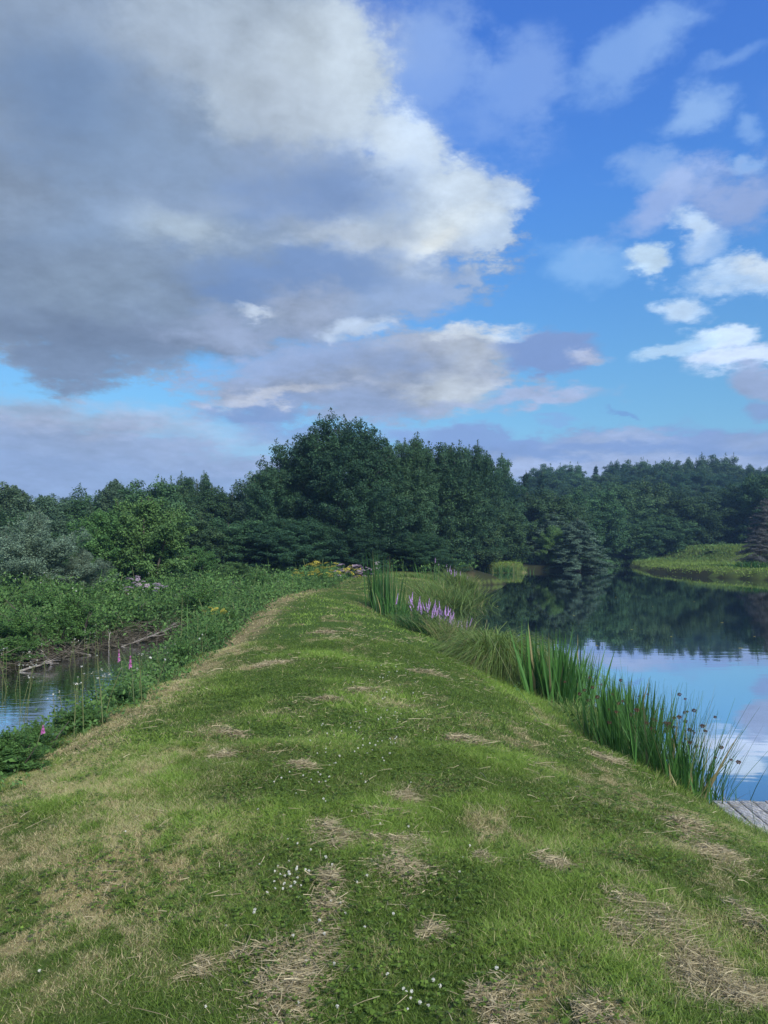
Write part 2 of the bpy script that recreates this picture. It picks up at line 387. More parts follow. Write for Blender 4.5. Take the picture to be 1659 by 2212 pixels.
# ------------------------------------------------------------------ materials
def leaf_mat(name, dark, light, dryc=(.35, .27, .14), transl=.3, rough=.55, spec=.15, objvar=.0, patch=None):
    m = bpy.data.materials.new(name); m.use_nodes = True; nt = m.node_tree; N = nt.nodes; L = nt.links; N.clear()
    out = N.new('ShaderNodeOutputMaterial')
    t = N.new('ShaderNodeAttribute'); t.attribute_name = 'tone'
    d = N.new('ShaderNodeAttribute'); d.attribute_name = 'dry'
    m1 = N.new('ShaderNodeMix'); m1.data_type = 'RGBA'; m1.inputs[6].default_value = dark + (1,); m1.inputs[7].default_value = light + (1,)
    L.new(t.outputs['Fac'], m1.inputs[0])
    m2 = N.new('ShaderNodeMix'); m2.data_type = 'RGBA'; m2.inputs[7].default_value = dryc + (1,)
    L.new(d.outputs['Fac'], m2.inputs[0]); L.new(m1.outputs[2], m2.inputs[6])
    c = m2.outputs[2]
    if objvar:
        oi = N.new('ShaderNodeObjectInfo'); hs = N.new('ShaderNodeHueSaturation')
        mr = N.new('ShaderNodeMapRange'); mr.inputs['To Min'].default_value = 1 - objvar; mr.inputs['To Max'].default_value = 1 + objvar
        L.new(oi.outputs['Random'], mr.inputs[0]); L.new(mr.outputs[0], hs.inputs['Value'])
        mh = N.new('ShaderNodeMapRange'); mh.inputs['To Min'].default_value = .515; mh.inputs['To Max'].default_value = .485
        mm = N.new('ShaderNodeMath'); mm.operation = 'FRACT'; mu = N.new('ShaderNodeMath'); mu.operation = 'MULTIPLY'; mu.inputs[1].default_value = 7.31
        L.new(oi.outputs['Random'], mu.inputs[0]); L.new(mu.outputs[0], mm.inputs[0]); L.new(mm.outputs[0], mh.inputs[0]); L.new(mh.outputs[0], hs.inputs['Hue'])
        L.new(c, hs.inputs['Color']); c = hs.outputs[0]
    b = N.new('ShaderNodeBsdfPrincipled'); b.inputs['Roughness'].default_value = rough
    b.inputs['Specular IOR Level'].default_value = spec; L.new(c, b.inputs['Base Color'])
    if transl:
        tr = N.new('ShaderNodeBsdfTranslucent'); L.new(c, tr.inputs[0])
        mx = N.new('ShaderNodeMixShader'); mx.inputs[0].default_value = transl
        L.new(b.outputs[0], mx.inputs[1]); L.new(tr.outputs[0], mx.inputs[2]); L.new(mx.outputs[0], out.inputs[0])
    else: L.new(b.outputs[0], out.inputs[0])
    return m


def plain_mat(name, c1, c2, scale=8, rough=.8, bump=.3, detail=6, stretch=(1, 1, 1)):
    m = bpy.data.materials.new(name); m.use_nodes = True; nt = m.node_tree; N = nt.nodes; L = nt.links
    b = N['Principled BSDF']; b.inputs['Roughness'].default_value = rough; b.inputs['Specular IOR Level'].default_value = .2
    tc = N.new('ShaderNodeTexCoord'); mp = N.new('ShaderNodeMapping'); mp.inputs['Scale'].default_value = stretch
    n = N.new('ShaderNodeTexNoise'); n.inputs['Scale'].default_value = scale; n.inputs['Detail'].default_value = detail
    L.new(tc.outputs['Object'], mp.inputs[0]); L.new(mp.outputs[0], n.inputs['Vector'])
    r = N.new('ShaderNodeValToRGB'); r.color_ramp.elements[0].position = .35; r.color_ramp.elements[1].position = .68
    r.color_ramp.elements[0].color = c1 + (1,); r.color_ramp.elements[1].color = c2 + (1,)
    L.new(n.outputs[0], r.inputs[0]); L.new(r.outputs[0], b.inputs['Base Color'])
    bp = N.new('ShaderNodeBump'); bp.inputs['Strength'].default_value = bump; bp.inputs['Distance'].default_value = .02
    L.new(n.outputs[0], bp.inputs['Height']); L.new(bp.outputs[0], b.inputs['Normal'])
    return m


def ground_mat():
    m = bpy.data.materials.new('turf_soil'); m.use_nodes = True; nt = m.node_tree; N = nt.nodes; L = nt.links
    b = N['Principled BSDF']; b.inputs['Roughness'].default_value = .95; b.inputs['Specular IOR Level'].default_value = .05
    t = N.new('ShaderNodeAttribute'); t.attribute_name = 'tone'
    d = N.new('ShaderNodeAttribute'); d.attribute_name = 'dry'
    g = N.new('ShaderNodeNewGeometry')
    n = N.new('ShaderNodeTexNoise'); n.inputs['Scale'].default_value = 30; n.inputs['Detail'].default_value = 6
    L.new(g.outputs['Position'], n.inputs['Vector'])
    gr = N.new('ShaderNodeMix'); gr.data_type = 'RGBA'; gr.inputs[6].default_value = (.022, .045, .009, 1); gr.inputs[7].default_value = (.07, .13, .022, 1)
    L.new(n.outputs[0], gr.inputs[0])
    dr = N.new('ShaderNodeMix'); dr.data_type = 'RGBA'; dr.inputs[6].default_value = (.13, .10, .045, 1); dr.inputs[7].default_value = (.34, .27, .13, 1)
    L.new(n.outputs[0], dr.inputs[0])
    m1 = N.new('ShaderNodeMix'); m1.data_type = 'RGBA'; L.new(d.outputs['Fac'], m1.inputs[0]); L.new(gr.outputs[2], m1.inputs[6]); L.new(dr.outputs[2], m1.inputs[7])
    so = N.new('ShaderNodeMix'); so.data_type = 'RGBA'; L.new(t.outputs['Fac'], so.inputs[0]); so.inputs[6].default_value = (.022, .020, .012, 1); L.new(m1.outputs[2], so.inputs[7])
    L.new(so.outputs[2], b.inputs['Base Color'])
    bp = N.new('ShaderNodeBump'); bp.inputs['Strength'].default_value = .6; bp.inputs['Distance'].default_value = .02
    L.new(n.outputs[0], bp.inputs['Height']); L.new(bp.outputs[0], b.inputs['Normal'])
    return m


def water_mat(name, ripple=.02, scale=1.0):
    m = bpy.data.materials.new(name); m.use_nodes = True; nt = m.node_tree; N = nt.nodes; L = nt.links; N.clear()
    out = N.new('ShaderNodeOutputMaterial')
    df = N.new('ShaderNodeBsdfDiffuse'); df.inputs[0].default_value = (.012, .018, .018, 1)
    gl = N.new('ShaderNodeBsdfGlossy'); gl.inputs['Roughness'].default_value = .012; gl.inputs[0].default_value = (.92, .95, 1, 1)
    fr = N.new('ShaderNodeFresnel'); fr.inputs[0].default_value = 1.33
    mr = N.new('ShaderNodeMapRange'); mr.interpolation_type = 'SMOOTHSTEP'
    mr.inputs['From Min'].default_value = -.08; mr.inputs['From Max'].default_value = .34; mr.inputs['To Max'].default_value = .93
    L.new(fr.outputs[0], mr.inputs[0])
    g = N.new('ShaderNodeNewGeometry'); mp = N.new('ShaderNodeMapping'); mp.inputs['Scale'].default_value = (.45, 1.6, 1)
    L.new(g.outputs['Position'], mp.inputs[0])
    n = N.new('ShaderNodeTexNoise'); n.inputs['Scale'].default_value = 2.2 * scale; n.inputs['Detail'].default_value = 3; n.inputs['Roughness'].default_value = .4
    L.new(mp.outputs[0], n.inputs['Vector'])
    n2 = N.new('ShaderNodeTexNoise'); n2.inputs['Scale'].default_value = .12; n2.inputs['Detail'].default_value = 1
    L.new(g.outputs['Position'], n2.inputs['Vector'])
    mu = N.new('ShaderNodeMath'); mu.operation = 'MULTIPLY'; L.new(n.outputs[0], mu.inputs[0])
    mq = N.new('ShaderNodeMapRange'); mq.inputs['From Min'].default_value = .4; mq.inputs['From Max'].default_value = .65; L.new(n2.outputs[0], mq.inputs[0])
    mq.inputs['To Min'].default_value = .35
    L.new(mq.outputs[0], mu.inputs[1])
    bp = N.new('ShaderNodeBump'); bp.inputs['Strength'].default_value = 1; bp.inputs['Distance'].default_value = ripple
    L.new(mu.outputs[0], bp.inputs['Height']); L.new(bp.outputs[0], gl.inputs['Normal'])
    mx = N.new('ShaderNodeMixShader'); L.new(mr.outputs[0], mx.inputs[0]); L.new(df.outputs[0], mx.inputs[1]); L.new(gl.outputs[0], mx.inputs[2])
    L.new(mx.outputs[0], out.inputs[0])
    return m


M = {}
M['ground'] = ground_mat()
M['pond'] = water_mat('pond_water_surface', .0018)
M['stream'] = water_mat('stream_water_surface', .012, 3)
M['grass'] = leaf_mat('mown_grass_blades', (.055, .098, .014), (.28, .43, .068), (.60, .49, .27), .35, .5, .2)
M['straw'] = leaf_mat('cut_straw', (.25, .20, .11), (.60, .51, .31), (.20, .19, .09), .15, .6, .2)
M['alder'] = leaf_mat('alder_leaves', (.020, .055, .030), (.080, .165, .066), transl=.25, objvar=.2)
M['broad'] = leaf_mat('broadleaf_foliage', (.024, .058, .028), (.100, .185, .066), transl=.25, objvar=.22)
M['birch'] = leaf_mat('birch_foliage', (.045, .09, .05), (.14, .225, .115), transl=.25, objvar=.18)
M['spruce'] = leaf_mat('spruce_needles', (.016, .045, .034), (.05, .11, .075), transl=.1, objvar=.15)
M['drooping'] = leaf_mat('drooping_conifer_needles', (.045, .08, .055), (.12, .19, .12), transl=.12, objvar=.15)
M['dead'] = leaf_mat('grey_dying_needles', (.06, .065, .062), (.16, .165, .155), transl=.1, objvar=.1)
M['willow'] = leaf_mat('willow_leaves', (.09, .14, .085), (.28, .38, .25), transl=.25, objvar=.1)
M['bush'] = leaf_mat('bright_bush_leaves', (.05, .12, .035), (.16, .31, .09), transl=.3, objvar=.12)
M['weeds'] = leaf_mat('weed_leaves', (.04, .10, .026), (.16, .30, .075), (.28, .22, .12), .3, objvar=.0)
M['reed'] = leaf_mat('reed_leaves', (.028, .085, .02), (.095, .235, .045), (.34, .28, .13), .3, .4, .35)
M['sedge'] = leaf_mat('sedge_leaves', (.065, .12, .022), (.22, .32, .075), (.36, .28, .14), .3, .5, .25)
M['stem'] = leaf_mat('weed_stems', (.05, .08, .03), (.16, .2, .09), (.3, .24, .14), .1)
M['bark'] = plain_mat('bark', (.035, .03, .024), (.12, .10, .08), 6, .9, .5, stretch=(3, 3, .6))
M['deadwood'] = plain_mat('dead_wood', (.14, .12, .10), (.38, .34, .29), 9, .85, .5)
M['plank'] = plain_mat('weathered_planks', (.26, .26, .25), (.58, .58, .56), 9, .85, .6, 8, (6, 1, 6))
M['wire'] = plain_mat('rusty_wire', (.10, .085, .075), (.24, .22, .20), 20, .6, .1)
for nm, a_, b_ in (('white', (.58, .57, .46), (.86, .84, .74)), ('purple', (.36, .18, .44), (.66, .46, .74)), ('foxglove', (.36, .07, .26), (.62, .26, .50)),
                   ('yellow', (.42, .34, .04), (.68, .58, .10)), ('mauve', (.34, .24, .30), (.58, .46, .52)), ('brown', (.07, .04, .03), (.19, .11, .07))):
    M[nm] = leaf_mat(nm + '_petals', a_, b_, transl=.25)

# ------------------------------------------------------------------ where the turf is dry and where bare
DRYSPOTS = [(300, 1640, 1.0, .30, .6), (60, 1830, 1.3, .5, .6), (40, 1900, .8, .4, .5), (540, 1920, .5, .2, .25), (650, 1000, .1, .1, 0),
            (560, 1440, .5, .5, .6), (790, 1310, .5, 1.2, .7), (700, 1366, .4, .7, .4), (1320, 1600, .5, .4, .35), (1250, 1660, .4, .5, .4),
            (1420, 1740, .5, .5, .45), (1480, 1830, .6, .3, .5), (1540, 1990, .5, .2, .5), (1450, 2080, .6, .25, .5), (1600, 2140, .5, .2, .5),
            (1180, 1840, .5, .3, .3), (940, 1545, .5, .5, .4), (720, 1600, .5, .4, .3), (820, 1480, .4, .5, .4), (250, 1700, .9, .25, .3),
            (120, 2050, .5, .3, .35), (900, 1700, .5, .2, .4), (1500, 1770, .35, .4, .5), (1470, 1900, .5, .2, .3), (1320, 1720, .4, .3, .4)]
_ds = [(hit(vx, vy), rx, ry, a) for vx, vy, rx, ry, a in DRYSPOTS if a > 0]


def dryness(x, y):
    n = fbm(x * 1.6, y * 1.1, 77, 4); n2 = fbm(x * 7, y * 5, 99, 3); n3 = fbm(x * 19, y * 13, 43, 2)
    d = 0.03 + .7 * sstep(.56, .78, n) * sstep(.35, .6, n2)
    lc = x - Lc(y) - .14 * (fbm(y * 1.7, y * 0 + 3, 8, 3) - .5)
    d = d + 1.35 * np.exp(-((lc - .05) / (.21 + .008 * y)) ** 2) * sstep(4.5, 7.5, y) * sstep(34, 28, y) * sstep(.22, .55, .5 * n2 + .5 * n3) * (.5 + n)
    d = d + .25 * np.exp(-((lc - .35) / .4) ** 2) * sstep(.4, .6, n2) * sstep(4.5, 7.5, y)
    d = d + .85 * sstep(.32, .62, .55 * n2 + .45 * n3) * sstep(-.3, -1.5, x) * sstep(8, 4, y) * (0.25 + 1.1 * sstep(.38, .65, n))
    d = d + .30 * sstep(.45, .62, .5 * n2 + .5 * n3) * sstep(.9, 1.7, x) * sstep(9, 5, y)
    for p, rx, ry, a in _ds:
        r = ((x - p[0]) / rx) ** 2 + ((y - p[1]) / ry) ** 2
        d = d + .75 * a * np.exp(-r) * sstep(.3, .6, .5 * n2 + .5 * n3)
    tufts = sstep(.58, .75, fbm(x * 2.6 + 40, y * 2.6, 55, 3))
    d = d * (1 - .6 * tufts) + (y > 32) * .12
    return np.clip(d, 0, .92)


# ------------------------------------------------------------------ terrain and water
def build_ground():
    ys = np.concatenate([-np.geomspace(.6, 60, 30)[::-1], np.linspace(-.5, 14, 260)[1:], np.geomspace(14.1, 260, 420), np.geomspace(262, 3000, 50)])
    s = np.linspace(-1, 1, 561); xs = np.sign(s) * (np.abs(s) * 9 + (np.abs(s) ** 4) * 150 + (np.abs(s) ** 14) * 3000)
    X, Y = np.meshgrid(xs, ys)
    Z = T(X, Y)
    t = FL(Y) - X
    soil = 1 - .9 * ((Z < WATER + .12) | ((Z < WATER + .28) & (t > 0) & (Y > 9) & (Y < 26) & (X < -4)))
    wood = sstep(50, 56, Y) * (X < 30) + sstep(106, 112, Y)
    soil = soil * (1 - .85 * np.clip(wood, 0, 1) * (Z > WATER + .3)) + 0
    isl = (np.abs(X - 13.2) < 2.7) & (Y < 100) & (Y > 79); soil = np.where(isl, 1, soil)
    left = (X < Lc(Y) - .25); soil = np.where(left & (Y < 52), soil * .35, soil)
    V = np.stack([X, Y, Z], -1).reshape(-1, 3); w = len(xs); h = len(ys)
    i = np.arange(w * (h - 1)).reshape(h - 1, w)[:, :-1].ravel()
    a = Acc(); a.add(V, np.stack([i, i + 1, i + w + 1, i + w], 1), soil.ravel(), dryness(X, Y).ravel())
    tag(a.build('ground', M['ground'], smooth=True), kind='structure')


build_ground()


def sheet(name, poly, z, mat):
    me = bpy.data.meshes.new(name); me.from_pydata([(x, y, z) for x, y in poly], [], [tuple(range(len(poly)))]); me.materials.append(mat)
    o = bpy.data.objects.new(name, me); col.objects.link(o); tag(o, kind='structure')


sheet('pond_water', [(-1.9, -60), (140, -60), (140, 126), (-1.9, 126)], WATER, M['pond'])
sheet('stream_water', [(-60, -60), (-1.92, -60), (-1.92, 30), (-60, 30)], WATER - .004, M['stream'])


# ------------------------------------------------------------------ lawn: every blade of mown grass
def scatter(n, y0, y1, margin=1.12, xlo=None, xhi=None, power=2):
    y = (rng.random(n) * (y1 ** power - y0 ** power) + y0 ** power) ** (1 / power)
    x = (rng.random(n) * 2 - 1) * y * .5 * margin + (rng.random(n) - .5) * .6
    return x, y


def lawn_blades(acc, n, y0, y1, L0, L1, w, segs):
    x, y = scatter(n, y0, y1)
    z = T(x, y); tr = Rw(y) - x
    keep = (x > Lc(y) - .45 + rng.normal(0, .15, n)) & (tr > .12) & (z > WATER + .1) & (y < 50.5)
    x, y, z = x[keep], y[keep], z[keep]; n = len(x)
    dr = dryness(x, y)
    clump = fbm(x * 3.0, y * 3.0, 12, 3); lush = sstep(.45, .7, fbm(x * 1.1, y * 1.1, 66, 3))
    isdry = rng.random(n) < dr * .85
    Ls = rng.uniform(L0, L1, n) * (.55 + .9 * clump) * (1 - .35 * dr) * (1 + .5 * lush)
    edge = np.exp(-((Rw(y) - x - .3) / .35) ** 2); Ls = Ls * (1 + 1.6 * edge)
    th = rng.random(n) * 2 * np.pi; lean = rng.normal(0, .45, (n, 2)) + np.stack([np.sin(clump * 25), np.cos(clump * 25)], 1) * .25
    up = unit(np.stack([lean[:, 0], lean[:, 1], np.ones(n)], 1))
    side = np.stack([np.cos(th), np.sin(th), np.zeros(n)], 1)
    bend = np.stack([rng.normal(0, .5, n) * Ls, rng.normal(0, .5, n) * Ls, -np.abs(rng.normal(0, .25, n)) * Ls], 1)
    tone = np.clip(.16 + .40 * lush + .45 * (clump - .5) + rng.normal(0, .2, n) + .15 * sstep(1.6, .4, Rw(y) - x), 0, 1)
    strips(acc, np.stack([x, y, z - .006], 1), up, side, Ls, w * rng.uniform(.7, 1.3, n), bend, segs, tone,
           np.where(isdry, np.clip(.75 + rng.normal(0, .2, n), 0, 1), np.clip(dr * .22 + rng.normal(0, .05, n), 0, 1)), tonetip=.12)


a = Acc()
lawn_blades(a, 720000, 2.0, 6.5, .018, .044, .0036, 2)
lawn_blades(a, 480000, 6.5, 14, .022, .048, .008, 1)
lawn_blades(a, 330000, 14, 51, .03, .06, .02, 1)
tag(a.build('lawn_grass', M['grass']), 'short mown green and straw-coloured grass covering the bank', 'grass', kind='stuff')


def far_lawn():
    a = Acc(); n = 60000
    x = rng.uniform(27, 56, n); y = rng.uniform(60, 120, n); z = T(x, y)
    k = (x - Rshore(y) > -.3) & (np.abs(x) < y * .6)
    x2 = rng.uniform(10.4, 16, 9000); y2 = rng.uniform(79, 101, 9000)
    x = np.concatenate([x[k], x2]); y = np.concatenate([y[k], y2]); z = T(x, y); k = z > WATER + .14; x, y, z = x[k], y[k], z[k]; n = len(x)
    rough = sstep(96, 100, y + vnoise(x * .3, y * .3) * 4) * (x > 30)
    L_ = .08 + rough * .35 * rng.random(n)
    th = rng.random(n) * 6.28
    strips(a, np.stack([x, y, z - .01], 1), unit(np.stack([rng.normal(0, .3, n), rng.normal(0, .3, n), np.ones(n)], 1)), np.stack([np.cos(th), np.sin(th), 0 * th], 1),
           L_, .10, rng.normal(0, .05, (n, 3)), 1, np.clip(.5 - .2 * rough + rng.normal(0, .12, n), 0, 1), .05)
    tag(a.build('shore_grass', M['grass']), 'smooth grass of the lawns on the far shore of the pond', 'grass', kind='stuff')


far_lawn()


# clover leaves low in the turf
def clover_leaves():
    a = Acc(); n = 60000
    x, y = scatter(n, 2.1, 13)
    z = T(x, y); k = (fbm(x * 1.4, y * 1.4, 200, 3) + .25 * np.exp(-((x + .2) / .9) ** 2) > .56) & (x > Lc(y) + .1) & (Rw(y) - x > .8)
    x, y, z = x[k], y[k], z[k]; n = len(x)
    c = np.stack([x, y, z + rng.uniform(.012, .04, n)], 1); ph = rng.random(n) * 6.28
    for j in range(3):
        an = ph + j * 2.094; dv = np.stack([np.cos(an), np.sin(an), 0 * an + .15], 1); s = rng.uniform(.010, .018, n)
        nrm = np.stack([rng.normal(0, .25, n), rng.normal(0, .25, n), np.ones(n)], 1)
        leaves(a, c + dv * s[:, None] * .5, nrm, s, 1.0, np.clip(rng.normal(.25, .15, n), 0, 1), 0., dv)
    tag(a.build('clover_leaves', M['grass']), 'low patches of clover leaves spread through the turf', 'clover', kind='stuff')


clover_leaves()


def straws(acc, c, n, rx, ry, h, L0, L1, w, seed=0, jag=.22):
    """matted clippings: strands laid along a wandering swath, thick in places and frayed at the rim"""
    r = np.random.default_rng(seed)
    k = 26; a0 = r.uniform(-.6, .6); st = np.cumsum(r.normal(0, 1, (k, 2)), 0); st -= st.mean(0); st /= np.abs(st).max(0) + 1e-6
    st = st * (rx * .85, ry * .85) + r.normal(0, .08, (k, 2)) * (rx, ry)
    wt = r.gamma(1.2, 1, k); si = r.choice(k, n, p=wt / wt.sum()); sr = r.uniform(.10, .34, k)
    t3 = np.clip(r.standard_t(3, (n, 2)), -4, 4)
    px = st[si, 0] + t3[:, 0] * rx * sr[si]; py = st[si, 1] + t3[:, 1] * ry * sr[si] * 1.1
    core = np.exp(-((t3 ** 2).sum(1)) / 3)
    x = c[0] + px; y = c[1] + py; z = T(x, y) - c[2] + .010 + h * core * r.random(n) * (.5 + wt[si] / wt.max())
    main = a0 + r.normal(0, 1.0, k); th = main[si] + r.normal(0, .8, n)
    el = r.normal(.02, jag, n) * (.3 + core); up = np.stack([np.cos(th) * np.cos(el), np.sin(th) * np.cos(el), np.sin(el)], 1)
    L_ = L0 + (L1 - L0) * r.random(n) ** 2.2; b = np.stack([px, py, z], 1) - up * L_[:, None] * .5
    gz = T(b[:, 0] + c[0], b[:, 1] + c[1]) - c[2]; b[:, 2] = np.maximum(b[:, 2], gz + .006)
    side = unit(np.cross(up, r.normal(0, 1, (n, 3)))); bend = r.normal(0, .38, (n, 3)) * L_[:, None]; bend[:, 2] = -np.abs(bend[:, 2]) * .4
    strips(acc, b, up, side, L_, w * r.uniform(.5, 1.5, n), bend, 3, np.clip(r.normal(.42, .26, n), 0, 1), np.clip(r.normal(.1, .25, n), 0, .9), tip=.35, taper=3)


HAY = [  # vx, vy, half width (view px), half depth factor, density, label
    (720, 1808, 58, .55, 1.0, 'tangled tan hay clump left of the widest hay clump'),
    (858, 1852, 82, .5, 1.2, 'widest tangled hay clump lying in the middle of the turf'),
    (708, 1900, 28, .6, .8, 'small hay clump just below the two widest clumps'),
    (705, 1960, 30, .6, .7, 'narrow hay tuft curling above the dark green patch'),
    (1198, 1872, 32, .6, 1.0, 'compact pale hay tuft standing proud right of the widest clump'),
    (1052, 1858, 26, .5, .35, 'sparse upright hay wisps between the widest clump and the pale tuft'),
    (650, 2105, 80, .8, 1.3, 'big straggling hay clump near the bottom of the turf'),
    (565, 2055, 55, .22, .5, 'thin flat streak of hay stalks beside the big bottom clump'),
    (440, 2095, 42, .3, .4, 'wispy hay streak crossing the lower left turf'),
    (930, 2020, 30, .5, .7, 'small round hay tuft right of the clover patch'),
    (870, 1730, 38, .3, .9, 'curled hay wisp above the widest clump'),
    (655, 1655, 28, .35, .8, 'dark-bottomed hay tuft left of the white clover'),
    (1005, 1598, 42, .35, .9, 'flat hay patch on the right shoulder of the bank'),
    (930, 1455, 32, .35, .9, 'pale hay patch nearest the sedge mound'),
    (785, 1492, 36, .5, .5, 'loose hay scatter midway along the bank'),
    (585, 1435, 34, .6, .7, 'brown hay clump right of the straw stripe, far along'),
    (705, 1366, 22, .3, 1.0, 'smallest far hay patch near the cattails'),
    (500, 1585, 34, .3, .5, 'dull hay patch close to the straw stripe'),
    (700, 1512, 45, .25, .45, 'thin hay line across the middle of the bank'),
    (1400, 1985, 85, .4, .7, 'long hay swathe on the lower right slope'),
    (1480, 2075, 75, .7, 1.2, 'heaped hay swathe in the lower right corner area'),
    (1620, 1990, 38, .6, .8, 'hay clump with bare brown hole at the right edge'),
    (1620, 2150, 60, .3, .9, 'hay streak at the bottom right corner'),
    (1540, 1845, 50, .6, .9, 'brown hay clump below the fishing platform'),
    (1485, 1790, 36, .8, .7, 'narrow hay trail running up towards the platform'),
    (1080, 2180, 50, .6, .9, 'hay clump cut by the bottom edge, right of the clover flowers'),
    (1290, 2195, 60, .3, .5, 'faint hay wisps at the bottom edge'),
    (1310, 1640, 40, .4, .4, 'faint hay line on the slope beside the reeds'),
    (480, 1635, 24, .3, .4, 'little dark hay tuft left of centre'),
    (1170, 1660, 30, .3, .3, 'sparse hay wisps on the right shoulder'),
    (820, 1755, 50, .25, .6, 'thin curved hay wisps above the widest clump, leftward'),
]
for i, (vx, vy, hw, df, den, lab) in enumerate(HAY):
    p = hit(vx, vy); rx = hw / 1661 * p[1]; ry = max(rx * df * (3.0 if p[1] < 7 else 1.6), .06)
    a = Acc(); n = int(min(7500, (550 + 7000 * rx * ry * 8) * den)); wd = .0012 + .0004 * p[1]
    straws(a, p, n, rx, ry, .026, .015, .12 if p[1] < 5 else .15, wd, 300 + i)
    o = a.build('hay_clump', M['straw']); o.location = p
    tag(o, lab, 'hay clump', 'clumps of cut hay on the mown turf')


def loose():
    a = Acc(); n = 6500; x, y = scatter(n, 2.2, 16)
    k = (x > Lc(y) - .1) & (Rw(y) - x > .7) & (fbm(x * 1.2, y * 1.2, 401, 3) + .12 * np.exp(-((x - .1) / .8) ** 2) + .15 * sstep(.8, 1.8, x) > .50)
    x, y = x[k], y[k]; n = len(x); z = T(x, y) + rng.uniform(.018, .05, n)
    th = rng.random(n) * 6.28; el = rng.normal(0, .15, n); up = np.stack([np.cos(th) * np.cos(el), np.sin(th) * np.cos(el), np.sin(el)], 1)
    L_ = rng.gamma(2.5, .026, n) + .02; side = unit(np.cross(up, rng.normal(0, 1, (n, 3)))); bend = rng.normal(0, .2, (n, 3)) * L_[:, None]; bend[:, 2] = -np.abs(bend[:, 2])
    strips(a, np.stack([x, y, z], 1), up, side, L_, .0013 + .00038 * y, bend, 3, np.clip(rng.normal(.4, .25, n), 0, 1), 0., tip=.4, taper=3)
    tag(a.build('loose_straw', M['straw']), 'single dry stalks strewn over the mown turf', 'straw', kind='stuff')


loose()


# white clover flowers
def clover_proto():
    a = Acc(); r = np.random.default_rng(4); n = 46
    d = unit(r.normal(size=(n, 3)) + (0, 0, .5)); c = d * .0085 + (0, 0, .062)
    leaves(a, c, unit(np.cross(d, r.normal(size=(n, 3)))), .011, .45, r.uniform(.3, 1, n), 0., d)
    ball(a, (0, 0, .062), .0065, .3, nu=6, nv=4)
    head = a
    s = Acc(); tube(s, [(0, 0, 0), (.002, 0, .03), (0, 0, .058)], .0012, 4, .6)
    root = empty('clover_flower', (0, 0, 0)); head.build('flower_head', M['white'], root); s.build('stem', M['stem'], root)
    return root


def copy_tree(o, parent=None):
    c = o.copy(); col.objects.link(c)
    if parent: c.parent = parent
    for ch in list(o.children): copy_tree(ch, c)
    return c


CLOVER = [(593, 1895), (590, 1915), (615, 1905), (560, 1878), (600, 1880), (625, 1870), (640, 1885), (660, 1890), (700, 1868), (720, 1880), (790, 1905),
          (770, 1920), (610, 1935), (640, 1950), (580, 1945), (745, 1985), (690, 2010), (790, 2015), (735, 1965), (630, 2040), (660, 2090), (705, 2035),
          (488, 2008), (540, 1985), (1075, 2110), (935, 2138), (950, 2150), (870, 2158), (890, 2170), (905, 2185), (880, 2195), (925, 2190), (840, 2120),
          (720, 2100), (730, 2195), (640, 2180), (445, 2190), (995, 1895), (850, 1990), (270, 1805), (590, 1700), (610, 1690), (640, 1720), (700, 1740),
          (760, 1760), (790, 1700), (640, 1835), (620, 1822), (1015, 1840), (1000, 1862), (560, 1760), (710, 1690), (90, 2110), (880, 1800), (820, 1790)]
pr = clover_proto(); first = True
r_ = np.random.default_rng(17); pts = list(CLOVER)
for cx, cy, sx, sy, n in ((870, 1540, 70, 70, 34), (760, 1600, 70, 80, 26), (820, 1470, 60, 30, 16), (690, 1640, 60, 60, 18), (860, 1620, 50, 60, 14), (650, 1920, 90, 60, 14), (900, 2150, 70, 40, 2)):
    for _ in range(n): pts.append((cx + r_.normal() * sx * .6, cy + r_.normal() * sy * .6))
for vx, vy in pts:
    if vy > 2208: continue
    p = hit(vx, vy); o = pr if first else copy_tree(pr); first = False
    s = r_.uniform(.35, .62) * (1 + .02 * max(0, p[1] - 4)); o.location = (p[0], p[1], p[2]); o.scale = (s, s, s * r_.uniform(.75, 1.15)); o.rotation_euler = (r_.normal() * .15, r_.normal() * .15, r_.random() * 6)
    tag(o, 'small round white clover flower standing in the mown grass', 'clover flower', 'white clover flowers in the turf')

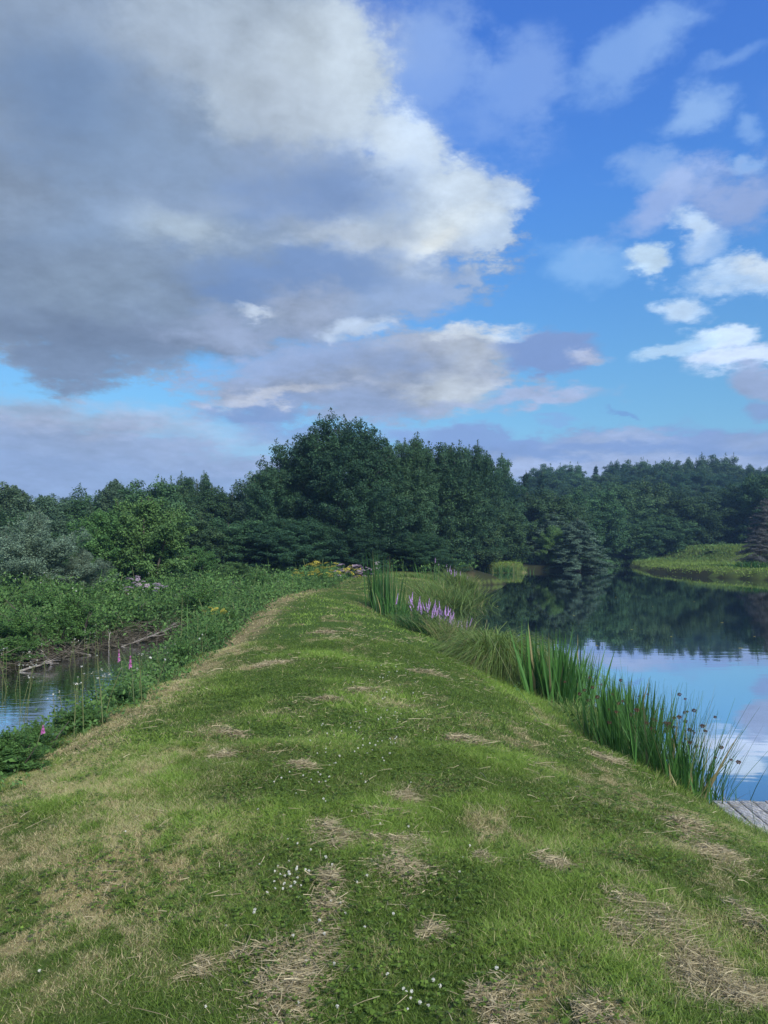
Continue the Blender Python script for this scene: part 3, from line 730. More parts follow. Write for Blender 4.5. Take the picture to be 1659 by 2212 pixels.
# ------------------------------------------------------------------ trees
def bough_tree(seed, H, R, prof, nb, cl_per, cl_r, leaf, nleaf, pitch=(.25, .1), droop=.0, flat=.55, trunk_r=.16, low=.06, top_sprigs=0, aspect=.65, leafup=.6, stems=1, domed=False):
    r = np.random.default_rng(seed)
    tr = Acc(); cr = Acc()
    lean = r.normal(0, .03, 2) * H
    trunk_at = lambda t: np.array((lean[0] * t * t, lean[1] * t * t, H * t * .95))
    for s_ in range(stems):
        off = r.normal(0, .25, 2) * (stems > 1)
        tt = np.linspace(-.03, 1, 9); tube(tr, [trunk_at(t) + np.array((off[0] * (1 + t * 3), off[1] * (1 + t * 3), 0)) for t in tt], trunk_r * (1.08 - tt) + .01, 8)
    C_ = []; Rr = []; Dr = []; Tn = []
    for i in range(nb):
        t = low + (1 - low) * ((i + r.random()) / nb) ** .85
        ph = i * 2.39996 + r.normal(0, .35); L_ = R * prof(t) * r.uniform(.72, 1.12)
        base = trunk_at(t * .97 - (.02)); pe = r.normal(pitch[0], pitch[1]) + (.9 * t ** 4 if droop == 0 else 0)
        d = np.array((math.cos(ph) * math.cos(pe), math.sin(ph) * math.cos(pe), math.sin(pe)))
        if domed:       # limbs rise from low on the trunk to a lobed, rounded envelope
            L_ = R * prof(t) * (1 + .16 * math.sin(ph * 2 + 5 * t + seed) + .10 * math.sin(ph * 3.7 + 9 * t)) * r.uniform(.82, 1.06)
            base = trunk_at(t * .62); tgt = np.array((math.cos(ph) * L_, math.sin(ph) * L_, H * t * r.uniform(.95, 1.02)))
            d = tgt - base; L_ = float(np.linalg.norm(d)); d = d / L_
        m = max(2, int(cl_per * min(1.2, L_ / R) + 1)); ss = np.linspace(.5 if domed else .3, 1, m)
        P = [base + d * L_ * s + np.array((0, 0, -droop * L_ * s * s)) for s in np.linspace(0, 1, 4)]
        tube(tr, P, np.linspace(trunk_r * .38 * (1.1 - t), .012, 4), 5)
        tn = r.normal(0, .10)
        for s in ss:
            c = base + d * L_ * s + np.array((0, 0, -droop * L_ * s * s)); rr = cl_r * r.uniform(.65, 1.25) * (1.15 - .35 * s) * (.55 + .45 * min(1, L_ / R * 1.6))
            C_.append(c + r.normal(0, .25, 3) * rr * (1, 1, .4)); Rr.append(rr); Dr.append((d[0], d[1])); Tn.append(tn + r.normal(0, .07))
    C_ = np.array(C_); Rr = np.array(Rr); Dr = np.array(Dr); Tn = np.array(Tn)
    w = Rr ** 2; k = r.choice(len(C_), nleaf, p=w / w.sum())
    dd = unit(r.normal(size=(nleaf, 3)) + np.concatenate([Dr[k] * .5, np.full((nleaf, 1), .25)], 1))
    rad = Rr[k] * (r.random(nleaf) ** .4) * (1 + .25 * (r.random(nleaf) < .08))
    p = C_[k] + dd * rad[:, None] * (1, 1, flat)
    nrm = unit(dd * .7 + r.normal(size=(nleaf, 3)) * .6 + (0, 0, leafup))
    tone = np.clip(.42 + Tn[k] + r.normal(0, .16, nleaf), 0, 1)
    leaves(cr, p, nrm, leaf * r.uniform(.6, 1.3, nleaf), aspect, tone)
    # sprigs that break the outline
    if top_sprigs:
        hi = np.argsort(-(C_[:, 2] + r.normal(0, H * .12, len(C_))))[:top_sprigs]
        for j in hi:
            h0 = r.uniform(.3, .95) * cl_r; m = int(34); s = r.random(m); c = C_[j] + np.array((0, 0, Rr[j] * flat * .7))
            tl = r.normal(0, .2, 2)
            q = c + np.stack([tl[0] * s * h0, tl[1] * s * h0, s * h0], 1) + r.normal(0, 1, (m, 3)) * (.22 * cl_r * (1.05 - s))[:, None]
            leaves(cr, q, rdir(m), leaf * .8, aspect, np.clip(r.normal(.55, .12, m), 0, 1))
            tube(tr, [c, c + np.array((tl[0], tl[1], 1)) * h0 * .9], (.02, .006), 4)
    return tr, cr


dome = lambda t: np.sqrt(max(0.02, 1 - abs((t - .32) / .72) ** 2.3))
cone = lambda t: max(.06, (1 - t) ** .85) * (1 if t > .08 else .8)
alderp = lambda t: max(.14, min(1, 1.04 - t) ** .55) * (.9 if t < .1 else 1)
hero_ = lambda t: math.sqrt(max(.02, 1 - abs((t - .22) / .80) ** 1.9)) * (.95 + .06 * math.sin(t * 17))
round_ = lambda t: math.sqrt(max(.03, 1 - abs((t - .30) / .74) ** 3.2)) * (.92 + .08 * math.sin(t * 20))
slim = lambda t: max(.12, math.sin(math.pi * min(1, (t + .08) / 1.12)) ** .6)
PROTO = {}


def proto(key, mat, *a_, **k_):
    tr, cr = bough_tree(*a_, **k_)
    cm = cr.build('crown', M[mat], link=False).data; tm = tr.build('trunk', M['bark'], link=False, smooth=True).data
    H = a_[1]
    PROTO[key] = (tm, cm, H, a_[2])


proto('alder', 'alder', 11, 11, 5.2, hero_, 170, 5, .74, .15, 140000, flat=.6, trunk_r=.22, top_sprigs=70, domed=True)
proto('alder_b', 'alder', 12, 11, 4.0, round_, 110, 4, .80, .17, 85000, flat=.65, trunk_r=.2, top_sprigs=45, domed=True)
proto('broad', 'broad', 13, 9, 4.2, round_, 90, 4, .90, .20, 60000, flat=.65, trunk_r=.18, top_sprigs=12, domed=True)
proto('broad_b', 'broad', 14, 9, 4.0, round_, 75, 4, 1.0, .21, 55000, flat=.6, trunk_r=.18, top_sprigs=8, domed=True)
proto('birch', 'birch', 15, 9, 3.0, slim, 75, 5, .62, .17, 42000, pitch=(.7, .2), flat=.9, trunk_r=.11, top_sprigs=70)
proto('spruce', 'spruce', 16, 14, 2.8, cone, 130, 6, .5, .2, 42000, pitch=(-.05, .08), droop=.15, flat=.35, trunk_r=.16, top_sprigs=8, aspect=.35, leafup=.3)
proto('drooping', 'drooping', 17, 9, 4.4, alderp, 80, 7, .62, .2, 52000, pitch=(.05, .1), droop=.28, flat=.3, trunk_r=.18, top_sprigs=10, aspect=.4, leafup=.4)
proto('dead', 'dead', 18, 9, 3.6, alderp, 70, 7, .55, .16, 30000, pitch=(.05, .12), droop=.2, flat=.35, trunk_r=.16, top_sprigs=14, aspect=.3)
proto('willow', 'willow', 19, 5, 3.6, dome, 75, 5, .5, .13, 52000, pitch=(.75, .3), flat=.9, trunk_r=.08, low=.02, top_sprigs=70, aspect=.35, stems=3)
proto('bush', 'bush', 20, 4.2, 2.4, dome, 65, 5, .42, .11, 45000, pitch=(.6, .3), flat=.75, trunk_r=.06, low=.02, top_sprigs=50, aspect=.7, stems=3)
proto('shrub', 'weeds', 21, 1.6, 1.1, dome, 40, 4, .24, .07, 14000, pitch=(.6, .3), flat=.8, trunk_r=.03, low=.02, top_sprigs=22, aspect=.6, stems=3)

NAMES = {'alder': ('alder_tree', 'tree'), 'alder_b': ('alder_tree', 'tree'), 'broad': ('broadleaf_tree', 'tree'), 'broad_b': ('broadleaf_tree', 'tree'), 'birch': ('birch_tree', 'tree'),
         'spruce': ('spruce_tree', 'tree'), 'drooping': ('conifer_tree', 'tree'), 'dead': ('dying_conifer', 'tree'), 'willow': ('willow_bush', 'bush'), 'bush': ('leafy_bush', 'bush'), 'shrub': ('shrub', 'shrub')}


def plant_tree(key, vx, vtop, D, wpx, label, group=None, rot=None, baseoff=-.15):
    tm, cm, H, R = PROTO[key]
    p = at(vx, vtop, D); zb = z_at(p[0], D) + baseoff; h = p[2] - zb
    w = wpx / 1661 * D / (2 * R)
    nm, cat = NAMES[key]
    rz = (hash_(vx, vtop) * 6.28) if rot is None else rot
    o = empty(nm, (p[0], D, zb), rz, (w, w, h / (H * 1.03)))
    for n_, me in (('trunk', tm), ('crown', cm)):
        c = bpy.data.objects.new(n_, me); col.objects.link(c); c.parent = o
    tag(o, label, cat, group)


def hash_(a_, b_):
    v = math.sin(a_ * 12.9898 + b_ * 78.233) * 43758.5453; return v - math.floor(v)


W_L = 'trees of the wood beyond the marsh'; W_C = 'tall alders at the end of the bank'; W_R = 'trees along the far shore of the pond'
TREES = [
    # wood on the left
    ('birch', 15, 1052, 52, 190, 'grey-green birch cut by the left edge of the photo', W_L),
    ('birch', 105, 1074, 60, 150, 'lowest birch crown on the left skyline', W_L),
    ('broad', 180, 1062, 63, 150, 'rounded green tree right of the lowest birch crown', W_L),
    ('birch', 250, 1044, 62, 140, 'feathery birch with upright twigs on the left skyline', W_L),
    ('broad_b', 330, 1040, 58, 190, 'dark wide tree directly behind the bright bush', W_L),
    ('broad', 372, 1034, 60, 120, 'leafy tree left of the dark knobbly crown', W_L),
    ('alder_b', 424, 1022, 66, 110, 'dark knobbly crown rising highest over the left wood', W_L),
    ('broad', 490, 1050, 64, 150, 'open-topped tree just right of the knobbly crown', W_L),
    ('birch', 548, 1030, 62, 130, 'light green tree leaning against the big central alder', W_L),
    ('birch', 130, 1125, 47, 190, 'pale thin-stemmed birch standing in front of the left wood', W_L),
    ('broad_b', 500, 1120, 52, 190, 'shaded tree low between the bright bush and the alders', W_L),
    ('broad', 20, 1110, 44, 190, 'shaded tree behind the grey willow at the left edge', W_L),
    ('broad_b', 400, 1120, 50, 170, 'shaded tree behind the right shoulder of the bright bush', W_L),
    # group at the end of the bank
    ('alder', 745, 900, 56, 290, 'tallest, broadest dark alder at the end of the bank', W_C),
    ('alder_b', 650, 945, 58, 190, 'alder with a pointed side top on the left of the tallest alder', W_C),
    ('alder_b', 600, 1005, 56, 150, 'lower outer alder at the left end of the central group', W_C),
    ('alder', 862, 945, 60, 210, 'alder close on the right of the tallest one', W_C),
    ('alder_b', 935, 948, 67, 200, 'second alder right of the tallest one', W_C),
    ('alder', 1000, 960, 78, 190, 'alder over the dark inlet, third from the tallest one', W_C),
    ('alder_b', 1062, 978, 99, 130, 'rightmost tall alder of the central group', W_C),
    ('alder', 640, 1120, 51, 250, 'low spreading alder boughs at the left foot of the central group', W_C),
    ('alder_b', 765, 1140, 51, 150, 'young alder at the foot of the tallest alder', W_C),
    ('alder', 900, 1150, 55, 190, 'low alder over the end of the lawn', W_C),
    ('spruce', 912, 950, 92, 70, 'spruce tip poking up behind the alders, leftmost', W_C),
    ('spruce', 955, 968, 94, 60, 'dark spruce tip second from the left behind the alders', W_C),
    ('spruce', 998, 970, 95, 60, 'dark spruce tip third from the left behind the alders', W_C),
    ('spruce', 1040, 974, 96, 70, 'blunt spruce top behind the rightmost alders', W_C),
    ('spruce', 1085, 998, 98, 70, 'grey-green spruce in the notch right of the alders', W_C),
    # far shore
    ('spruce', 1135, 998, 104, 90, 'darkest spruce right of the alder group', W_R),
    ('spruce', 1165, 1002, 112, 90, 'dark spruce touching the darkest one on its right', W_R),
    ('broad', 1180, 1060, 100, 170, 'blue-green tree above the drooping conifers', W_R),
    ('broad_b', 1270, 1055, 112, 150, 'round tree above the lighter conifer point', W_R),
    ('drooping', 1200, 1095, 96, 150, 'drooping conifer over the water beside the small grassy point', W_R),
    ('drooping', 1250, 1108, 88, 150, 'pointed olive conifer ending above the channel', W_R),
    ('bush', 1195, 1150, 90, 90, 'small yellow-green tree in front of the drooping conifers', W_R),
    ('broad', 1330, 1046, 124, 170, 'pale-topped tree left of centre on the far shore', W_R),
    ('broad_b', 1400, 1040, 128, 160, 'tall round tree directly above the channel head', W_R),
    ('broad', 1480, 1068, 124, 170, 'round dark tree behind the sloping lawn', W_R),
    ('broad_b', 1350, 1120, 118, 150, 'low tree hanging over the channel', W_R),
    ('broad', 1430, 1110, 121, 150, 'low dark tree at the left end of the lawn', W_R),
    ('broad_b', 1550, 1080, 130, 150, 'shaded tree behind the top of the lawn', W_R),
    ('broad', 1600, 1040, 128, 130, 'tree filling the gap left of the grey conifer', W_R),
    ('broad_b', 1655, 1018, 122, 150, 'tall tree on the skyline at the right edge', W_R),
    ('dead', 1662, 1060, 74, 150, 'grey dying conifer at the right edge of the photo', W_R),
    ('dead', 1640, 1130, 72, 100, 'low grey-brown conifer bush beside the lawn tip', W_R),
    # bushes on the marsh side
    ('willow', 70, 1158, 30, 290, 'big grey-green willow bush on the left', 'bushes on the marsh'),
    ('willow', 175, 1215, 31, 170, 'lower willow bush between the grey willow and the bright bush', 'bushes on the marsh'),
    ('bush', 215, 1130, 36, 180, 'yellow-green bush, the left of the bright pair', 'bushes on the marsh'),
    ('bush', 318, 1108, 37, 230, 'taller dome-shaped green bush, the right of the bright pair', 'bushes on the marsh'),
    ('bush', 425, 1195, 41, 110, 'small shaded bush right of the dome-shaped bush', 'bushes on the marsh'),
    ('bush', 500, 1222, 43, 130, 'low round bush before the dark gap in the wood', 'bushes on the marsh'),
    ('shrub', 435, 1285, 25, 120, 'dark shrub on the marsh above the yellow ragwort', 'shrubs among the undergrowth'),
    ('shrub', 160, 1310, 19.5, 130, 'dark shrub above the dead branches of the far bank', 'shrubs among the undergrowth'),
    ('shrub', 30, 1345, 17.8, 160, 'yellow-green shrub at the left edge over the stream', 'shrubs among the undergrowth'),
    ('shrub', 90, 1290, 23, 130, 'rounded shrub before the grey willow', 'shrubs among the undergrowth'),
    ('shrub', 330, 1262, 29, 130, 'shrub below the dome-shaped bush', 'shrubs among the undergrowth'),
    ('shrub', 560, 1250, 31, 100, 'shrub near the far left end of the turf', 'shrubs among the undergrowth'),
    ('shrub', 690, 1238, 37, 90, 'shrub behind the yellow ragwort', 'shrubs among the undergrowth'),
    ('shrub', 1545, 1190, 105, 60, 'shrub on the rough slope of the far lawn', 'shrubs among the undergrowth'),
]
for t_ in TREES: plant_tree(*t_)
for vx, vy, D, w in ((20, 1390, 17, 90), (120, 1345, 19, 90), (200, 1330, 21.5, 100), (255, 1300, 23.5, 80), (310, 1330, 23, 90), (360, 1310, 26, 80), (480, 1290, 29, 70), (530, 1270, 33, 80), (250, 1265, 30, 100), (400, 1262, 33, 90), (150, 1275, 27, 100), (610, 1255, 36, 80), (640, 1245, 40, 90), (60, 1330, 22, 110)):
    plant_tree('shrub', vx, vy, D, w * 1.5, 'low leafy shrub among the tangled marsh undergrowth', 'low shrubs on the marsh')
for vx, vy in ((275, 1540), (335, 1490), (200, 1590), (150, 1640), (20, 1760), (390, 1430), (450, 1385), (310, 1580), (245, 1620), (500, 1345), (355, 1530)):
    p_ = hit(vx, vy + 12); x_ = min(p_[0], float(Lc(p_[1])) - .35); tm, cm, H, R = PROTO['shrub']; h_ = (.30 + .22 * hash_(vx, vy)) * (.5 if p_[1] < 12 else 1)
    o_ = empty('leafy_weed', (x_, p_[1], z_at(x_, p_[1]) - .03), hash_(vy, vx) * 6, (.20 + .12 * hash_(vx, 3),) * 2 + (h_ / H,))
    for n_, me in (('stem', tm), ('foliage', cm)):
        c_ = bpy.data.objects.new(n_, me); col.objects.link(c_); c_.parent = o_
    tag(o_, 'bushy leafy weed on the left slope of the bank', 'weed', 'leafy weeds on the left slope')
rr = random.Random(5)
for row, (D, vy, dvx) in enumerate(((150, 1075, 62), (172, 1048, 58), (196, 1026, 52), (222, 1004, 46))):
    vx = 1130 + row * 17
    while vx < 1720:
        sk = I(vx, (1100, 1200, 1330, 1400, 1470, 1540, 1590, 1660), (1000, 1000, 994, 993, 988, 984, 998, 1014))
        top = max(sk + (0 if row == 3 else 6), vy + rr.uniform(-9, 9)) if row < 3 else sk + rr.uniform(-3, 6)
        key = rr.choice(('broad', 'broad_b', 'alder_b', 'spruce' if row > 1 and vx < 1400 and rr.random() < .4 else 'broad_b'))
        plant_tree(key, vx, top, D + rr.uniform(-8, 8), dvx * rr.uniform(1.5, 2.2) * (.6 if key == 'spruce' else 1),
                   {'broad': 'round leafy tree of the wooded hill beyond the pond', 'broad_b': 'broad leafy tree of the wooded hill beyond the pond', 'alder_b': 'dark leafy tree of the wooded hill beyond the pond', 'spruce': 'pointed spruce of the wooded hill beyond the pond'}[key], 'trees on the wooded hill')
        vx += dvx * rr.uniform(.8, 1.15)
for i in range(16):       # wood carries on behind the first rows, left
    vx = -60 + i * 75 + rr.uniform(-15, 15)
    plant_tree('broad' if i % 2 else 'broad_b', vx, 1085 + rr.uniform(-8, 8), 82 + rr.uniform(-5, 5), 170, 'shaded tree deep in the wood behind the marsh', 'trees deep in the wood')
for i in range(7):
    vx = 1000 + i * 42
    plant_tree('broad_b', vx, 1085 + rr.uniform(-12, 12), 108 + rr.uniform(-4, 8), 110, 'shaded tree deep in the wood behind the pond', 'trees deep in the far wood')


# ------------------------------------------------------------------ undergrowth
def undergrowth(name, n, region, y0, y1, hfun, lf, per, label, mat='weeds', power=1.3, stemf=.10, margin=1.12, tone0=.4):
    a = Acc(); x, y = scatter(n, y0, y1, margin, power=power); k = region(x, y); x, y = x[k], y[k]; z = T(x, y); k = z > WATER + .05; x, y, z = x[k], y[k], z[k]; n = len(x)
    h = hfun(x, y) * rng.uniform(.5, 1.25, n); pt = np.clip(tone0 + .9 * (fbm(x * .6, y * .6, 31, 3) - .5) + rng.normal(0, .10, n), 0, 1)
    idx = np.repeat(np.arange(n), per); m = len(idx); s = rng.random(m) ** .7
    sp = .10 + .10 * y[idx] / 14
    px = x[idx] + rng.normal(0, 1, m) * sp * (1.1 - .6 * s); py = y[idx] + rng.normal(0, 1, m) * sp * (1.1 - .6 * s); pz = z[idx] + h[idx] * s
    sz = lf * (1 + y[idx] / 16) * rng.uniform(.5, 1.3, m)
    nrm = unit(rng.normal(size=(m, 3)) * .7 + (0, -.1, .7))
    leaves(a, np.stack([px, py, pz], 1), nrm, sz, .5, np.clip(pt[idx] + (s - .5) * .15 + rng.normal(0, .12, m), 0, 1), np.clip(rng.normal(.02, .06, m), 0, .6))
    q = rng.random(n) < stemf; ns = int(q.sum())
    if ns:
        b = np.stack([x[q], y[q], z[q]], 1); L_ = h[q] * rng.uniform(.9, 1.4, ns); up = unit(np.stack([rng.normal(0, .12, ns), rng.normal(0, .12, ns), np.ones(ns)], 1)); th = rng.random(ns) * 6.28
        strips(a, b, up, np.stack([np.cos(th), np.sin(th), 0 * th], 1), L_, .006 + .0012 * y[q], rng.normal(0, .12, (ns, 3)) * L_[:, None], 2, .45, np.clip(rng.normal(.15, .25, ns), 0, 1), tip=.4)
    tag(a.build(name, M[mat]), label, 'undergrowth', kind='stuff')


undergrowth('marsh_undergrowth', 34000, lambda x, y: (x < FL(y) + .12 + .2 * rng.random(len(x))) & (x < -3.2) | ((y > 30) & (x < -2.6) & (y < 50)), 11, 58, lambda x, y: .12 + .75 * sstep(.3, .75, fbm(x * .55, y * .55, 71, 3)), .045, 11,
            'tangled green undergrowth over the marsh between stream and wood')
undergrowth('bank_weeds', 15000, lambda x, y: (x < Lc(y) - .02 - .2 * rng.random(len(x))) & (x > Lw(y) - .05), 3.6, 33, lambda x, y: .09 + .55 * sstep(0, .7, Lc(y) - x) * sstep(-.9, .8, x - Lw(y)) * (.44 + .56 * sstep(10, 14, y)) * (.35 + 1.1 * fbm(x * 1.1, y * 1.1, 41, 3)), .036, 17,
            'leafy weeds growing down the left side of the bank to the stream', power=1.5, margin=1.2)
undergrowth('wood_floor_plants', 9000, lambda x, y: (y > Sfar(x) + .6) & (x < 30) & ((x < -4) | (y > 51)) & ~((np.abs(x - 13.2) < 2.4) & (y > 80) & (y < 97)), 42, 120, lambda x, y: .5 + .6 * fbm(x * .4, y * .4, 71, 3), .05, 9,
            'low shaded plants along the edge of the wood', power=1.0, tone0=.2)
undergrowth('slope_brambles', 1500, lambda x, y: (x > 36) & (y > 99) & (x < 60), 98, 118, lambda x, y: .25 + .3 * fbm(x * .4, y * .4, 71, 3), .04, 8,
            'rough brambles on the slope above the far lawn', power=1.0, tone0=.5)
undergrowth('waterside_grass', 1800, lambda x, y: (Rw(y) - x < .55) & (Rw(y) - x > -.15), 7.6, 50, lambda x, y: .16 + .16 * fbm(x, y, 4), .03, 14,
            'mixed low plants along the edge of the pond', power=1.2, tone0=.45)


def tall_grass():
    a = Acc(); x, y = scatter(16000, 3.4, 30, 1.2, power=1.4); k = (x < Lc(y) - .1) & (x > Lw(y) - .1) & (fbm(x * 1.6, y * 1.6, 88, 3) > .42)
    x, y = x[k], y[k]; n = len(x); z = T(x, y); k = z > WATER - .1; x, y, z = x[k], y[k], z[k]; n = len(x)
    L_ = rng.uniform(.18, .62, n) * (.35 + .65 * sstep(0, .9, Lc(y) - x)) * (.55 + .45 * sstep(9, 13, y)); up = unit(np.stack([rng.normal(-.1, .22, n), rng.normal(0, .22, n), np.ones(n)], 1)); th = rng.random(n) * 6.28
    strips(a, np.stack([x, y, z], 1), up, np.stack([np.cos(th), np.sin(th), 0 * th], 1), L_, .004 + .0007 * y, rng.normal(0, .28, (n, 3)) * L_[:, None], 3, np.clip(rng.normal(.45, .2, n), 0, 1), np.clip(rng.normal(.18, .28, n), 0, .9), tip=.2)
    tag(a.build('tall_grass', M['weeds']), 'loose uncut grass stalks mixed into the weeds on the left slope', 'grass', kind='stuff')


tall_grass()


# ------------------------------------------------------------------ waterside plants
def blade_clump(acc, c, n, rx, ry, L0, L1, w, lean=.18, droop=.25, zdrop=.6, vdrop=None, seed=0, tone=(.5, .2), dryf=.08, segs=4, outward=.35, tip=.06, taper=2.2):
    r = np.random.default_rng(seed)
    px = r.normal(0, .5, n) * rx; py = r.normal(0, .5, n) * ry
    z = T(px + c[0], py + c[1]) - c[2]; z = np.maximum(z, WATER - c[2] - .05)
    up = unit(np.stack([r.normal(0, lean, n) + px / max(rx, .01) * outward, r.normal(0, lean, n) + py / max(ry, .01) * outward, np.ones(n)], 1))
    th = r.random(n) * 6.28; side = np.stack([np.cos(th), np.sin(th), 0 * th], 1); L_ = r.uniform(L0, L1, n)
    hd = unit(np.stack([up[:, 0] + r.normal(0, .15, n), up[:, 1] + r.normal(0, .15, n), 0 * th], 1)) * (L_ * droop * r.random(n))[:, None]
    hd[:, 2] = -(L_ * droop * (r.random(n) if zdrop < .7 else r.uniform(.55, 1, n))) * zdrop
    if vdrop: hd[:, 2] = -L_ * vdrop * r.uniform(.85, 1.1, n)
    strips(acc, np.stack([px, py, z], 1), up, side, L_, w * r.uniform(.6, 1.25, n), hd, segs, np.clip(r.normal(tone[0], tone[1], n), 0, 1), (r.random(n) < dryf) * r.uniform(.4, 1, n), tip=tip, taper=taper)
    return r


def shore_pt(x, y): return np.array((x, y, z_at(x, y)))


def reeds(name, x, y, n, rx, ry, L0, L1, w, label, seed, cat='reeds', group='reed clumps along the pond edge', dead=True, **k):
    c = shore_pt(x, y); root = empty(name, c); a = Acc(); blade_clump(a, c, n, rx, ry, L0, L1, w, seed=seed, **k); a.build('leaves', M['reed'], root)
    if dead:
        d = Acc(); blade_clump(d, c, n // 3, rx * 1.05, ry * 1.05, .08, .1 + L0 * .5, w * .8, lean=.6, droop=.5, seed=seed + 1, dryf=1., segs=3); d.build('dead_leaves', M['reed'], root)
    tag(root, label, cat, group); return root


reeds('iris_clump', 2.78, 12.4, 230, .42, .6, .85, 1.4, .045, 'tall sword-leaved reeds right beside the sedge mound', 51, lean=.09, droop=.14, outward=.12, tone=(.6, .2))
reeds('iris_clump', 2.85, 9.4, 190, .32, .4, .8, 1.15, .04, 'sword-leaved reeds standing left of the rushes', 52, lean=.08, droop=.10, outward=.10, tone=(.6, .2))
reeds('iris_clump', 2.95, 8.0, 70, .35, .5, .45, .95, .032, 'sparse reed leaves at the water end of the rushes', 53, lean=.16, droop=.2, outward=.2)
reeds('reed_tuft', 2.98, 7.45, 60, .45, .25, .18, .42, .022, 'short cut reed stubs left of the fishing platform', 54, lean=.1, droop=.1, outward=.1, tone=(.7, .2))
reeds('cattail_clump', .02, 26.2, 150, .42, .6, 1.3, 2.15, .04, 'tall blue-green cattails at the far bend of the bank', 55, lean=.05, droop=.06, outward=.08, dead=False, tone=(.3, .15))
reeds('cattail_clump', .35, 24.8, 150, .55, .7, .6, 1.15, .035, 'lower bright green cattails in front of the tall ones', 56, lean=.12, droop=.2, outward=.15, tone=(.6, .2))
reeds('cattail_clump', 2.6, 42.5, 26, 1.2, .5, .7, 1.2, .04, 'few thin cattails on the farthest lawn', 57, lean=.06, droop=.05, dead=False)


def sedge(x, y, n, rx, ry, L0, L1, w, label, seed, mat='sedge', **k):
    c = shore_pt(x, y); a = Acc(); blade_clump(a, c, n, rx, ry, L0, L1, w, seed=seed, segs=5, **k)
    strip_ = rx > 2
    o = a.build('reed_fringe' if strip_ else 'sedge_tussock', M[mat]); o.location = c
    tag(o, label, 'grass' if strip_ else 'sedge', None if strip_ else 'sedge and long grass tussocks by the pond', 'stuff' if strip_ else None)


MND = dict(lean=.34, droop=.25, outward=.22, vdrop=.82)
sedge(2.22, 14.2, 6000, .36, .4, 1.7, 2.7, .012, 'rounded olive sedge mound drooping over on all sides', 61, tone=(.6, .22), **MND)
sedge(2.75, 13.4, 2200, .3, .35, 1.3, 2.0, .012, 'sedge tussock tucked behind the tall reeds', 62, tone=(.55, .2), **MND)
sedge(2.75, 10.9, 900, .2, .25, .9, 1.5, .008, 'thin pale sedge arching over the water between the reeds', 63, tone=(.65, .2), **MND)
sedge(1.75, 17.6, 1100, .55, .6, .6, .95, .011, 'brown-topped dry grasses right of the purple flowers', 64, lean=.25, droop=.6, outward=.25, dryf=.35, tone=(.4, .2))
sedge(1.15, 18.9, 1400, .6, .6, .4, .65, .014, 'dark green long grass under the purple flowers', 65, mat='reed', lean=.3, droop=.7, tone=(.15, .15))
sedge(.75, 21.4, 1400, .45, .7, .35, .6, .012, 'grass tussock between cattails and purple flowers', 66, lean=.35, droop=.8, zdrop=.8, tone=(.25, .2))
sedge(1.2, 28.6, 900, .7, 1.0, .7, 1.1, .02, 'tall straw-green grasses right of the cattails', 67, lean=.25, droop=.5, dryf=.12, tone=(.25, .2))
sedge(2.7, 33.6, 1100, 1.2, 1.3, .6, 1.15, .025, 'olive tussock on the curve of the far shore', 68, lean=.35, droop=.7, tone=(.3, .2))
sedge(3.6, 37.0, 1000, 1.1, 1.4, .6, 1.1, .03, 'dull green tussock nearer the end of the lawn', 69, lean=.35, droop=.7, tone=(.35, .2))
sedge(4.2, 41.5, 1100, .5, 1.2, .9, 1.3, .03, 'tallest pale tussock at the corner of the far lawn', 70, lean=.15, droop=.4, dryf=.1, tone=(.5, .2))
sedge(2.0, 43.8, 700, 2.6, .7, .15, .3, .03, 'strip of longer grass across the far lawn', 71, lean=.3, droop=.4, tone=(.5, .2))
sedge(12.6, 80.8, 170, 2.4, .4, .4, .9, .05, 'reeds fringing the small grassy point in the pond', 72, mat='reed', lean=.1, droop=.2, outward=.05, tone=(.35, .2))
sedge(33.6, 70.5, 700, 1.2, 2.4, .3, .8, .06, 'rushes along the near tip of the far lawn', 73, mat='reed', lean=.2, droop=.4, tone=(.3, .2))
sedge(3.7, 5.75, 500, .7, .35, .18, .45, .007, 'dark grass tuft on the near side of the platform', 74, mat='reed', lean=.2, droop=.3, tone=(.3, .2))


def rush(x, y, n, rx, ry, L0, L1, label, seed, nh):
    c = shore_pt(x, y); root = empty('rush_clump', c); a = Acc(); r = blade_clump(a, c, n, rx, ry, L0, L1, .007, lean=.14, droop=.12, seed=seed, outward=.24, tone=(.35, .2), tip=.2)
    a.build('stems', M['reed'], root)
    h = Acc(); q = 40; d = rdir(q, r) ; leaves(h, d * .011, rdir(q, r), .015, .4, r.random(q)); hm = h.build('seed_head', M['brown'], link=False).data
    v = a.v[0].reshape(n, -1, 3)
    pick = r.choice(n, nh, replace=False)
    for j in pick:
        o = bpy.data.objects.new('seed_head', hm); col.objects.link(o); o.parent = root
        o.location = [float(t) for t in (v[j, 6] * .5 + v[j, 8] * .5)]; s = r.uniform(.9, 1.9); o.scale = (s, s, s * .8)
    tag(root, label, 'rushes', 'clumps of flowering rushes by the pond')


rush(2.95, 8.6, 520, .55, .7, .7, 1.15, 'dense dark rushes with brown seed heads in the middle of the row', 81, 46)
rush(3.0, 7.8, 200, .32, .4, .5, 1.0, 'thin splayed rushes with brown seed heads next to the platform', 82, 26)


def spike_mesh(mat, h, r0, n, size, name, seed=3):
    a = Acc(); r = np.random.default_rng(seed); s = r.random(n); th = r.random(n) * 6.28; rad = r0 * (1.05 - s ** 1.5)
    d = np.stack([np.cos(th), np.sin(th), 0 * th + .3], 1); leaves(a, d * rad[:, None] * (1, 1, 0) + np.stack([0 * s, 0 * s, s * h], 1), d, size * (1.15 - .5 * s), .7, r.random(n))
    return a.build(name, M[mat], link=False).data


SPK = spike_mesh('purple', .30, .022, 130, .035, 'flower_spike')


